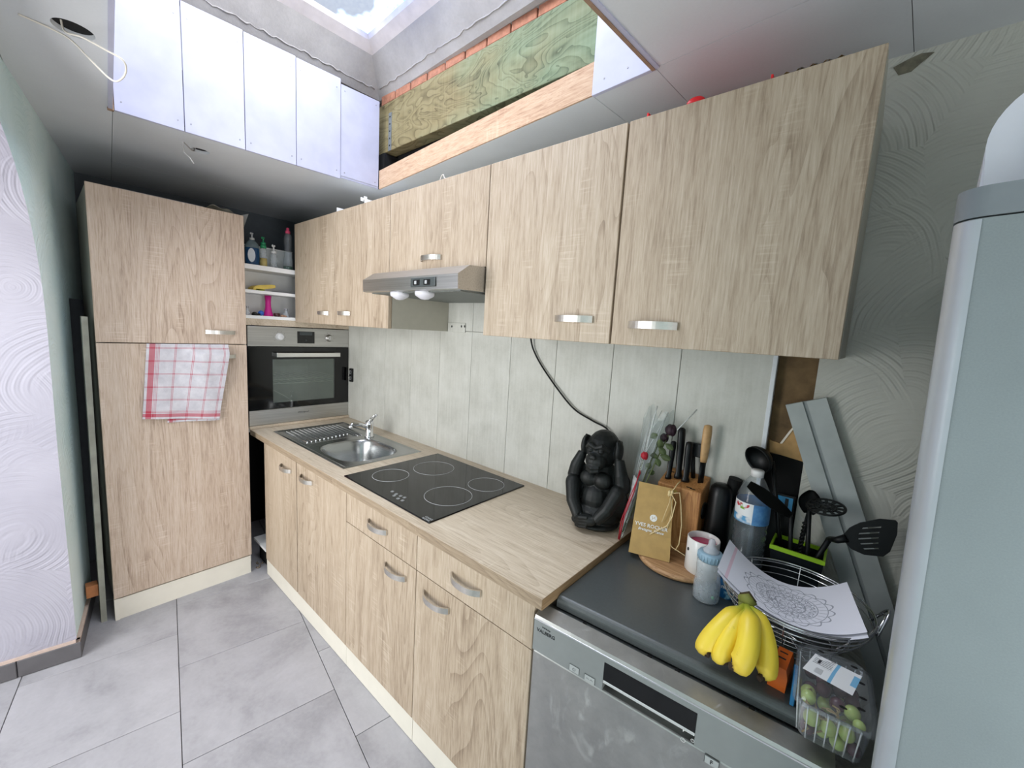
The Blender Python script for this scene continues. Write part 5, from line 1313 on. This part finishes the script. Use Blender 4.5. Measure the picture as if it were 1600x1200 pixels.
obj('crown', bm, plain('banana_crown', (118, 122, 52), .7, var=.25), bn)
bm = bmesh.new(); tube(bm, [crown+Vector((-.014, .006, .004)), crown+Vector((.0, .006, .013)), crown+Vector((.016, .0, .002))], [.004, .006, .004], 8); obj('crown_scar', bm, plain('banana_scar', (60, 48, 26), .9), bn)

# ---- orange carton and blue carton
M_ = rz(-.06, (2.5675, -.424, LZ))
oc = thing('orange_carton', 'small orange carton between the bananas and the grape punnet', 'carton', (2.5675, -.424, LZ))
bm = bmesh.new(); prism(bm, [(-.015, 0), (-.017, .030), (-.012, .048), (.012, .048), (.016, .030), (.015, 0)], -.034, .034, M=M_, axis='y'); obj('carton_body', bm, plain('orange_card', (214, 100, 28), .45, var=.06), oc)
for y_ in (-.002, .018): obj('dark_print', B(-.008, .006, y_-.002, y_+.002, .048, .0486, M=M_), W['darkprint'], oc)
bm = RB(-.0035, .0035, -.03, .03, 0, .046, r=.001, seg=1, M=rz(.06, (2.5925, -.452, LZ))); single('blue_carton', bm, plain('blue_card', (40, 120, 170), .45), 'narrow blue carton squeezed beside the grape punnet', 'carton')

# ---- grape punnet
PC = Vector((2.648, -.471, LZ)); PA = .06; PMx = rz(PA, PC)
pu_ = thing('grape_punnet', 'clear ribbed plastic punnet with closed lid and price label', 'punnet', PC, (0, 0, PA))
def rrect(hx, hy, r, n=6):
    pl = []
    for sx, sy, a0 in ((1, 1, 0), (-1, 1, PI/2), (-1, -1, PI), (1, -1, 1.5*PI)):
        pl += [(sx*(hx-r)+r*math.cos(a0+PI/2*k/n), sy*(hy-r)+r*math.sin(a0+PI/2*k/n)) for k in range(n+1)]
    return pl
def loft(bm, rows, close_top=False, close_bot=False):
    R_ = [[bm.verts.new(p) for p in row] for row in rows]; n = len(R_[0])
    for a, b in zip(R_[:-1], R_[1:]):
        for k in range(n): f_ = bm.faces.new((a[k], a[(k+1) % n], b[(k+1) % n], b[k])); f_.smooth = True
    if close_bot: bm.faces.new(list(reversed(R_[0])))
    if close_top: bm.faces.new(R_[-1])
ph = .072
bm = bmesh.new(); loft(bm, [[(x, y, z) for x, y in rrect(hx, hy, .016)] for hx, hy, z in ((.042, .070, .001), (.044, .072, .004), (.050, .080, ph), (.056, .086, ph), (.056, .086, ph-.004))], close_bot=True); obj('tub', bm, W['clear'], pu_, local=True)
W['rib'] = clear('plastic_rib', (240, 242, 242), .45, .08, 1.6)
for sy in (-1, 1):
    for k in range(6):
        x = -.032+.0128*k; bm = bmesh.new(); tube(bm, [(x, sy*.0725, .004), (x*1.1, sy*.0805, ph-.004)], .0012, 6); obj('rib', bm, W['rib'], pu_, local=True)
for k in range(9):
    y = -.060+.015*k; bm = bmesh.new(); tube(bm, [(-.0445, y, .004), (-.0505, y*1.1, ph-.004)], .0012, 6); obj('rib', bm, W['rib'], pu_, local=True)
bm = bmesh.new(); loft(bm, [[(x, y, z) for x, y in rrect(hx, hy, .018)] for hx, hy, z in ((.0575, .0875, ph-.003), (.0575, .0875, ph+.002), (.050, .080, ph+.004), (.047, .077, ph+.012), (.0465, .0765, ph+.013))], close_top=True); ld = obj('lid', bm, W['clear'], pu_, local=True)
for x, y in ((-.02, .066), (.03, .06), (.038, .02), (.038, -.02), (.034, -.05), (.01, -.066)):
    bm = bmesh.new(); lathe(bm, [(.0042, 0), (.0042, .0006)], 10, M=Matrix.Translation((x, y, ph+.0132)), sx=1.3, sy=.7); obj('vent_hole', bm, W['dark'], ld, local=True)
t = NT('price_label'); uu, vv, _ = t.sep(t.tc('UV')); nL = t.noise(t.coords((60, 60, 60)), 1, 2)
barc = ((uu*260+vv*0).sin().gt(.1))*uu.gt(.20)*uu.lt(.36)*vv.gt(.12)*vv.lt(.38); txt = ((vv*80).sin().gt(.3))*((nL-.42)*20).mx(0.).mn(1.)*uu.gt(.06)*uu.lt(.46)*vv.gt(.5)
bl = uu.near(.535, .035).mx(uu.gt(.88)*vv.gt(.35)*vv.lt(.85))
cL = t.mix(bl, lin((240, 240, 240)), lin((126, 186, 222))); cL = t.mix(barc.mx(txt)*.8, cL, lin((60, 60, 66))); cL = t.mix(uu.near(.18, .03)*vv.near(.70, .10), cL, lin((40, 40, 46)))
t.set(color=cL, rough=.5)
lq = [PMx.inverted() @ at(px, py, 'z', LZ+ph+.0142) for px, py in ((1254, 1044), (1332, 1087), (1347, 1057), (1274, 1021))]
bm = bmesh.new(); f_ = bm.faces.new([bm.verts.new((p.x, p.y, ph+.0142)) for p in lq]); ul = bm.loops.layers.uv.verify()
for l, q in zip(f_.loops, ((0, 0), (1, 0), (1, 1), (0, 1))): l[ul].uv = q
obj('price_label', bm, t.m, ld, local=True, normals=False)
# grapes in it
W['ggrape'] = plain('green_grape', (172, 188, 104), .25, var=.12, vs=40, sss=.15); W['rgrape'] = plain('red_grape', (70, 26, 42), .25, var=.2, vs=40)
def grape(x, y, z, r, red):
    bm = bmesh.new(); ell(bm, PMx @ Vector((x, y, z)), (r, r, r*1.08), u=16, v=12)
    o = single('grape', bm, W['rgrape'] if red else W['ggrape'], 'dark red grape inside the clear punnet' if red else 'green grape inside the clear punnet', 'grape', 'red grapes in the punnet' if red else 'green grapes in the punnet')
gl = [(-.027, -.062, .038, .0125, 0), (-.003, -.061, .034, .0120, 0), (.012, -.056, .0135, .0120, 0), (.021, -.060, .038, .0115, 0), (-.034, -.036, .054, .0115, 0), (-.030, -.055, .0135, .0120, 1), (.033, -.057, .0145, .0105, 1), (-.009, -.046, .0135, .0115, 0), (.037, -.038, .046, .009, 0), (-.033, -.004, .040, .012, 0), (.028, -.020, .050, .012, 0), (-.012, -.020, .016, .012, 1), (.008, -.016, .05, .012, 1), (-.012, .002, .054, .012, 1), (-.030, .022, .030, .012, 1), (.012, .024, .052, .012, 1), (-.012, .040, .046, .012, 1), (.030, .012, .046, .012, 1), (.030, .040, .042, .012, 1), (-.030, .050, .046, .0115, 1), (.004, .058, .030, .012, 1), (-.005, .010, .022, .013, 0), (.024, -.010, .018, .012, 0), (.02, .03, .02, .012, 0), (-.012, -.004, .014, .0, 0)]
for g_ in gl:
    if g_[3] > 0: grape(*g_)
st = thing('grape_stalks', 'tangle of dry brown grape stalks among the grapes in the punnet', 'stalks', PMx @ Vector((0, -.03, .03)))
W['stalk'] = plain('dry_stalk', (150, 126, 84), .8, var=.2)
for k in range(16):
    p = Vector((random.uniform(-.036, .036), random.uniform(-.070, -.02), random.uniform(.030, .062))); pts = [p]
    for j in range(3): p = p+Vector((random.uniform(-.012, .012), random.uniform(-.010, .008), random.uniform(-.012, .006))); p = Vector((max(-.042, min(.042, p.x)), max(-.070, min(.07, p.y)), max(.006, min(.066, p.z)))); pts.append(p)
    bm = bmesh.new(); tube(bm, [PMx @ q for q in pts], .0014, 5); obj('stalk', bm, W['stalk'], st)

# ================================================================== TOWEL
t = NT('checked_towel'); uu, vv, _ = t.sep(t.tc('UV')); nf = t.noise(t.coords((1, 1, 1)), 900, 2); nb = t.noise(t.coords((1, 1, 1)), 24, 4)
def bands(c, lst):
    r_ = None
    for ctr, hw, amt in lst:
        b_ = c.near(ctr, hw)*amt; r_ = b_ if r_ is None else r_.mx(b_)
    return r_
vert = bands(uu, [(.066, .034, .72), (.115, .006, .35), (.132, .005, .35), (.148, .005, .4)]+[(c+s_*.008, .0045, .48) for c in (.335, .545, .745, .935) for s_ in (-1, 1)])
hori = bands(vv, [(.048, .022, .70), (.088, .008, .35), (.105, .006, .2)]+[(c+s_*.0055, .0035, .48) for c in (.255, .425, .600, .770, .945) for s_ in (-1, 1)])
red = (vert+hori).mn(.95)
t.set(color=t.mix(red, t.ramp(nb, [(.3, lin((184, 182, 188))), (.7, lin((206, 204, 208)))]), lin((172, 26, 58))), rough=.9, sheen=.2); nw = t.noise(t.coords((1, 1, 1)), 55, 3, .6, 1.5); t.bump(nb*.6+nf*.2+nw*.5, .7, .005); W['towel'] = t.m
tw_ = thing('tea_towel', 'red and white checked tea towel hanging on the tall cabinet door', 'towel', (.10, -.9, .94))
def tw(u_, v_, back=0.):
    y = (-1.045*v_-1.076*(1-v_))*(1-u_)+(-.722*v_-.776*(1-v_))*u_
    z = (.966*(1-u_)+.934*u_)*(1-v_)+1.3195*v_
    on = sstep(-.93, -.835, y)
    k_ = on*.040*((1.3195-z)/.045 if z > 1.2745 else (1. if z > 1.24 else max(.15, 1-(1.24-z)/.30)))
    x = .0915+.010*(1-v_)+k_+.004*math.sin(9*u_+2*v_)*(1-v_)*1.2+.003*math.sin(23*u_+7*v_)*(1-v_)*v_*2
    if v_ > .97: x = .0915
    return Vector((x-back, y, z))
bm = bmesh.new(); sheet(bm, lambda a, b: tw(a, b), 40, 40); obj('front_fall', bm, W['towel'], tw_, normals=False)
bm = bmesh.new()
def tw2(u_, v_):
    p = tw(.30+.70*u_, v_*.9, .005); p.z -= .020*(1-v_)*(1-.55*u_); p.x = max(p.x, .0925); return p
sheet(bm, tw2, 24, 20); obj('back_fall', bm, W['towel'], tw_, normals=False)

# ================================================================== THINGS ON THE WHITE SHELVES
SZ1, SZ2, SZ3 = 1.762, 1.622, 1.480
def sy(px, py=420, x=-.11): return at(px, py, 'x', x).y
def pump(p, z, r, m, s_=1.):
    bm = bmesh.new(); lathe(bm, [(.012*s_, 0), (.012*s_, .012*s_), (.004*s_, .013*s_), (.0035*s_, .032*s_), (.007*s_, .033*s_), (.007*s_, .039*s_), (.0, .040*s_)], 14, p.location.x, p.location.y, z)
    tube(bm, [(p.location.x, p.location.y, z+.036*s_), (p.location.x+.022*s_, p.location.y-.012*s_, z+.035*s_), (p.location.x+.027*s_, p.location.y-.014*s_, z+.029*s_)], .0036*s_, 8); obj('pump', bm, m, p)
y_ = sy(395)-.004
b1_ = thing('soap_bottle', 'large dark blue soap bottle with grey pump on the top shelf', 'bottle', (-.10, y_, SZ1))
bm = bmesh.new(); lathe(bm, [(.030, 0), (.033, .004), (.033, .095), (.0325, .098)], 28, -.10, y_, SZ1, sy=1.1, sx=.8); obj('liquid', bm, plain('blue_soap', (22, 66, 104), .15), b1_)
bm = bmesh.new(); lathe(bm, [(.0325, .098), (.033, .105), (.028, .122), (.014, .138), (.013, .142)], 28, -.10, y_, SZ1, sy=1.1, sx=.8); obj('shoulder', bm, clear('grey_plastic', (150, 170, 176), .4, .1), b1_)
bm = bmesh.new(); lathe(bm, [(.021, 0), (.021, .0008)], 24, M=Matrix.Translation((-.0735, y_-.012, SZ1+.055)) @ Matrix.Rotation(PI/2, 4, 'Y'), sx=1.8, sy=.9); obj('label', bm, plain('soap_label', (206, 214, 220), .5), b1_)
pump(b1_, SZ1+.142, .01, plain('pump_grey', (190, 192, 192), .4))
y_ = sy(411); b2_ = thing('soap_bottle', 'slim amber soap bottle with green pump on the top shelf', 'bottle', (-.10, y_, SZ1))
bm = bmesh.new(); lathe(bm, [(.017, 0), (.019, .003), (.018, .05)], 20, -.10, y_, SZ1); obj('liquid', bm, plain('amber_soap', (196, 178, 112), .2), b2_)
bm = bmesh.new(); lathe(bm, [(.018, .05), (.017, .100), (.012, .108)], 20, -.10, y_, SZ1, cap=False); obj('body', bm, W['clearish'], b2_)
bm = bmesh.new(); lathe(bm, [(.0155, .106), (.0155, .122), (.012, .126), (.0, .126)], 20, -.10, y_, SZ1); obj('collar', bm, plain('green_plastic', (40, 140, 92), .4), b2_)
pump(b2_, SZ1+.126, .01, MC['green_plastic'], 1.1)
y_ = sy(427); b3_ = thing('soap_bottle', 'small clear soap bottle with white pump on the top shelf', 'bottle', (-.10, y_, SZ1))
bm = bmesh.new(); lathe(bm, [(.0, .001), (.018, .001), (.019, .004), (.0185, .078), (.012, .088)], 20, -.10, y_, SZ1, cap=False); obj('body', bm, W['clearish'], b3_)
pump(b3_, SZ1+.086, .01, plain('pump_white', (232, 232, 230), .4), 1.25)
y_ = sy(446, 415)+.004; b4_ = thing('dish_soap_bottle', 'tall clear bottle with pink cap and dark green soap on the top shelf', 'bottle', (-.08, y_, SZ1))
bm = bmesh.new(); lathe(bm, [(.025, 0), (.026, .003), (.025, .022), (.0, .023)], 24, -.08, y_, SZ1); obj('liquid', bm, plain('green_soap', (18, 74, 58), .2), b4_)
bm = bmesh.new(); lathe(bm, [(.0265, .002), (.0265, .05), (.020, .085), (.017, .12), (.022, .165), (.020, .20), (.010, .218)], 24, -.08, y_, SZ1, cap=False); obj('body', bm, W['clear'], b4_)
bm = bmesh.new(); lathe(bm, [(.013, .214), (.013, .228), (.008, .232), (.008, .246), (.0, .248)], 20, -.08, y_, SZ1); obj('cap', bm, plain('pink_cap', (206, 70, 104), .4), b4_)
cb_ = thing('storage_bin', 'frosted white open bin behind the soap bottles on the top shelf', 'bin', (-.20, -.43, SZ1))
bm = bmesh.new(); carcass(bm, -.265, -.15, -.575, -.31, SZ1, SZ1+.118, t_=.003, top=False); obj('walls', bm, clear('frosted_bin', (224, 228, 226), .6, .3), cb_)
bm = bmesh.new(); tube(bm, [(-.15, -.575, SZ1+.118), (-.15, -.31, SZ1+.118)], .003, 8); obj('rim', bm, W['shelfwhite'], cb_)
# middle shelf
sg = thing('yellow_cloth', 'folded yellow cleaning cloth on the middle shelf', 'cloth', (-.09, sy(408, 452), SZ2))
bm = bmesh.new(); ya, yb = sy(390, 452), sy(425, 452)
prism(bm, [(ya, SZ2), (ya+.004, SZ2+.018), (ya+.025, SZ2+.030), (yb-.02, SZ2+.042), (yb, SZ2+.040), (yb, SZ2+.024), (yb-.03, SZ2+.018), (ya+.045, SZ2+.006), (ya+.02, SZ2)], -.15, -.05, axis='x'); bmesh.ops.bevel(bm, geom=list(bm.edges), offset=.003, segments=2, affect='EDGES'); obj('cloth', bm, plain('yellow_cloth', (216, 190, 96), .9, var=.12), sg)
bm = bmesh.new(); rbox(bm, -.12, -.05, ya+.012, ya+.060, SZ2+.0, SZ2+.012, r=.003); obj('shadowed_fold', bm, plain('shaded_cloth', (150, 160, 70), .9, var=.2), sg)  # shade of the fold put into a darker olive colour
bm = bmesh.new(); sheet(bm, lambda a, b: Vector((-.14+.10*b, sy(420, 455)+(sy(460, 458)+.03-sy(420, 455))*a, SZ2+.004+.008*math.sin(PI*a)*(.6+.4*math.sin(6*b)))), 16, 10); bmesh.ops.solidify(bm, geom=list(bm.faces), thickness=-.008)
single('white_wipes', bm, plain('wipes_white', (214, 214, 216), .6, var=.1, vs=60), 'flat white packet of wipes beside the yellow cloth', 'packet')
# lower shelf
y_ = sy(417, 480); bm = bmesh.new(); lathe(bm, [(.027, 0), (.0275, .003), (.020, .028), (.0155, .055), (.0150, .085), (.0185, .120), (.0165, .120), (.013, .085), (.0, .08)], 28, -.09, y_, SZ3)
single('pink_vase', bm, plain('magenta_ceramic', (206, 36, 140), .3, var=.04), 'tall magenta pink vase on the lowest white shelf', 'vase')
y_ = sy(405, 488); bm = bmesh.new(); ell(bm, (-.08, y_, SZ3+.015), (.015, .016, .015)); single('blue_ball', bm, plain('blue_plastic', (50, 106, 196), .4), 'small blue ball beside the pink vase', 'ball')
bm = bmesh.new(); ya = sy(393, 490); tube(bm, [(-.07, ya-.012, SZ3+.005), (-.065, ya+.01, SZ3+.006), (-.06, ya+.03, SZ3+.007)], [.005, .006, .005], 8); ell(bm, (-.085, ya+.008, SZ3+.010), (.012, .014, .010)); single('black_clip', bm, W['black'], 'small black clip beside the blue ball on the lowest shelf', 'clip')
y_ = sy(428.5, 492); bm = bmesh.new(); lathe(bm, [(.012, 0), (.016, .004), (.017, .016), (.014, .021), (.0, .020)], 20, -.07, y_, SZ3); single('dark_tin', bm, plain('dark_red_tin', (78, 44, 44), .35, var=.3, vs=90), 'small dark red tin beside the pink vase', 'tin')
y_ = sy(436.9, 493); bm = bmesh.new(); lathe(bm, [(.010, 0), (.012, .003), (.011, .012), (.0, .014)], 16, -.065, y_, SZ3); ell(bm, (-.050, y_+.010, SZ3+.005), (.008, .009, .005)); single('shell', bm, plain('brown_shell', (168, 130, 104), .5, var=.3, vs=90), 'small brown shell beside the dark red tin', 'shell')
def vial(px, x, h, r, label):
    y_ = sy(px, 490, x); v_ = thing('glass_vial', label, 'bottle', (x, y_, SZ3)); bm = bmesh.new(); lathe(bm, [(.0, .001), (r, .001), (r*1.05, .003), (r*.9, h*.35), (r*.45, h*.62), (r*.4, h*.8)], 18, x, y_, SZ3, cap=False); obj('glass', bm, W['clearish'], v_)
    bm = bmesh.new(); lathe(bm, [(r*.55, h*.8), (r*.55, h), (.0, h)], 14, x, y_, SZ3); obj('stopper', bm, plain('silver_stopper', (180, 180, 184), .3, metal=.6), v_)
vial(447, -.08, .052, .017, 'clear glass vial with flared foot on the lowest shelf, beside the brown shell')
vial(387, -.08, .050, .011, 'narrow clear glass vial on the lowest shelf next to the tall cabinet')

# ================================================================== THINGS ON TOP OF THE UNITS
TT = 1.988
bm = bmesh.new(); box(bm, -.30, .05, -1.12, -.80, TT, TT+.010); single('flat_panel', bm, plain('pale_panel', (150, 152, 156), .6), 'flat pale panel lying on top of the tall cabinet', 'panel')
bm = bmesh.new(); sheet(bm, lambda a, b: Vector((-.16+.22*b, -.80+.13*a, TT+.006+.036*math.sin(PI*a)*(.5+.5*math.sin(PI*b))+.006*math.sin(11*a+5*b))), 18, 14); bmesh.ops.solidify(bm, geom=list(bm.faces), thickness=-.004)
single('crumpled_bag', bm, plain('crumpled_white', (212, 208, 196), .6, var=.15, vs=30), 'crumpled white plastic bag on top of the tall cabinet', 'bag')
bm = bmesh.new(); c0 = at(384, 338, 'x', .02); 
sheet(bm, lambda a, b: Vector((.0+.06*a-.02*b, -.652+.034*a*(1-.5*b)+.012, TT+.012-.085*b*(1-.3*a)+.010*(1-b)*a)), 8, 10); bmesh.ops.solidify(bm, geom=list(bm.faces), thickness=.003)
single('hanging_bag', bm, plain('thin_white_bag', (206, 206, 202), .6, var=.1), 'white bag end hanging over the side of the tall cabinet towards the shelves', 'bag')
WT = UZ1-.002
bx_ = thing('white_tray', 'low white box on top of the wide wall cabinet', 'box', (.60, -.24, WT))
bm = bmesh.new(); carcass(bm, .46, .74, -.325, -.12, WT, WT+.034, t_=.004, top=False); obj('tray', bm, W['shelfwhite'], bx_)
for x_ in (.70, .73):
    bm = bmesh.new(); box(bm, x_, x_+.003, -.325, -.31, WT+.03, WT+.046); obj('tab', bm, W['shelfwhite'], bx_)
_w = [at(px, 268, 'y', -.339).x for px in (688, 690, 693, 697, 715, 735, 757)]
cable('bent_wire', [(_w[k], -.339, UZ1+h_) for k, h_ in enumerate((.0016, .016, .019, .0022, .0016, .0016, .0016))], .0018, plain('pale_wire', (206, 200, 190), .4), 'thin pale bent wire lying on top of the short wall cabinet', 'wire')
rt = thing('red_tray', 'red plastic tray on top of the end wall cabinet', 'tray', (2.30, -.19, WT))
bm = bmesh.new(); carcass(bm, 2.12, 2.395, -.328, -.06, WT, WT+.020, t_=.004, top=False); obj('tray', bm, plain('red_plastic', (226, 22, 30), .4, var=.03), rt)
p_ = at(1086, 158, 'y', -.32); bm = bmesh.new(); ell(bm, (p_.x, -.314, WT+.016), (.022, .012, .014)); obj('knob', bm, MC['red_plastic'], rt)
pp_ = thing('crumpled_paper', 'crumpled brown and white papers on top of the end wall cabinet', 'paper', (2.46, -.30, WT))
for k, (px, m_) in enumerate(((1248, W['kraft']), (1272, W['paper']), (1290, W['kraft']))):
    c = at(px, 104-.30*(px-1248), 'y', -.325); bm = bmesh.new()
    sheet(bm, lambda a, b: Vector((c.x-.030+.06*a+.006, -.335+.06*b, WT+.0085+.020*abs(math.sin(3*a+k))*b+.004*math.sin(17*a))), 12, 6); obj('sheet', bm, m_, pp_, normals=False)
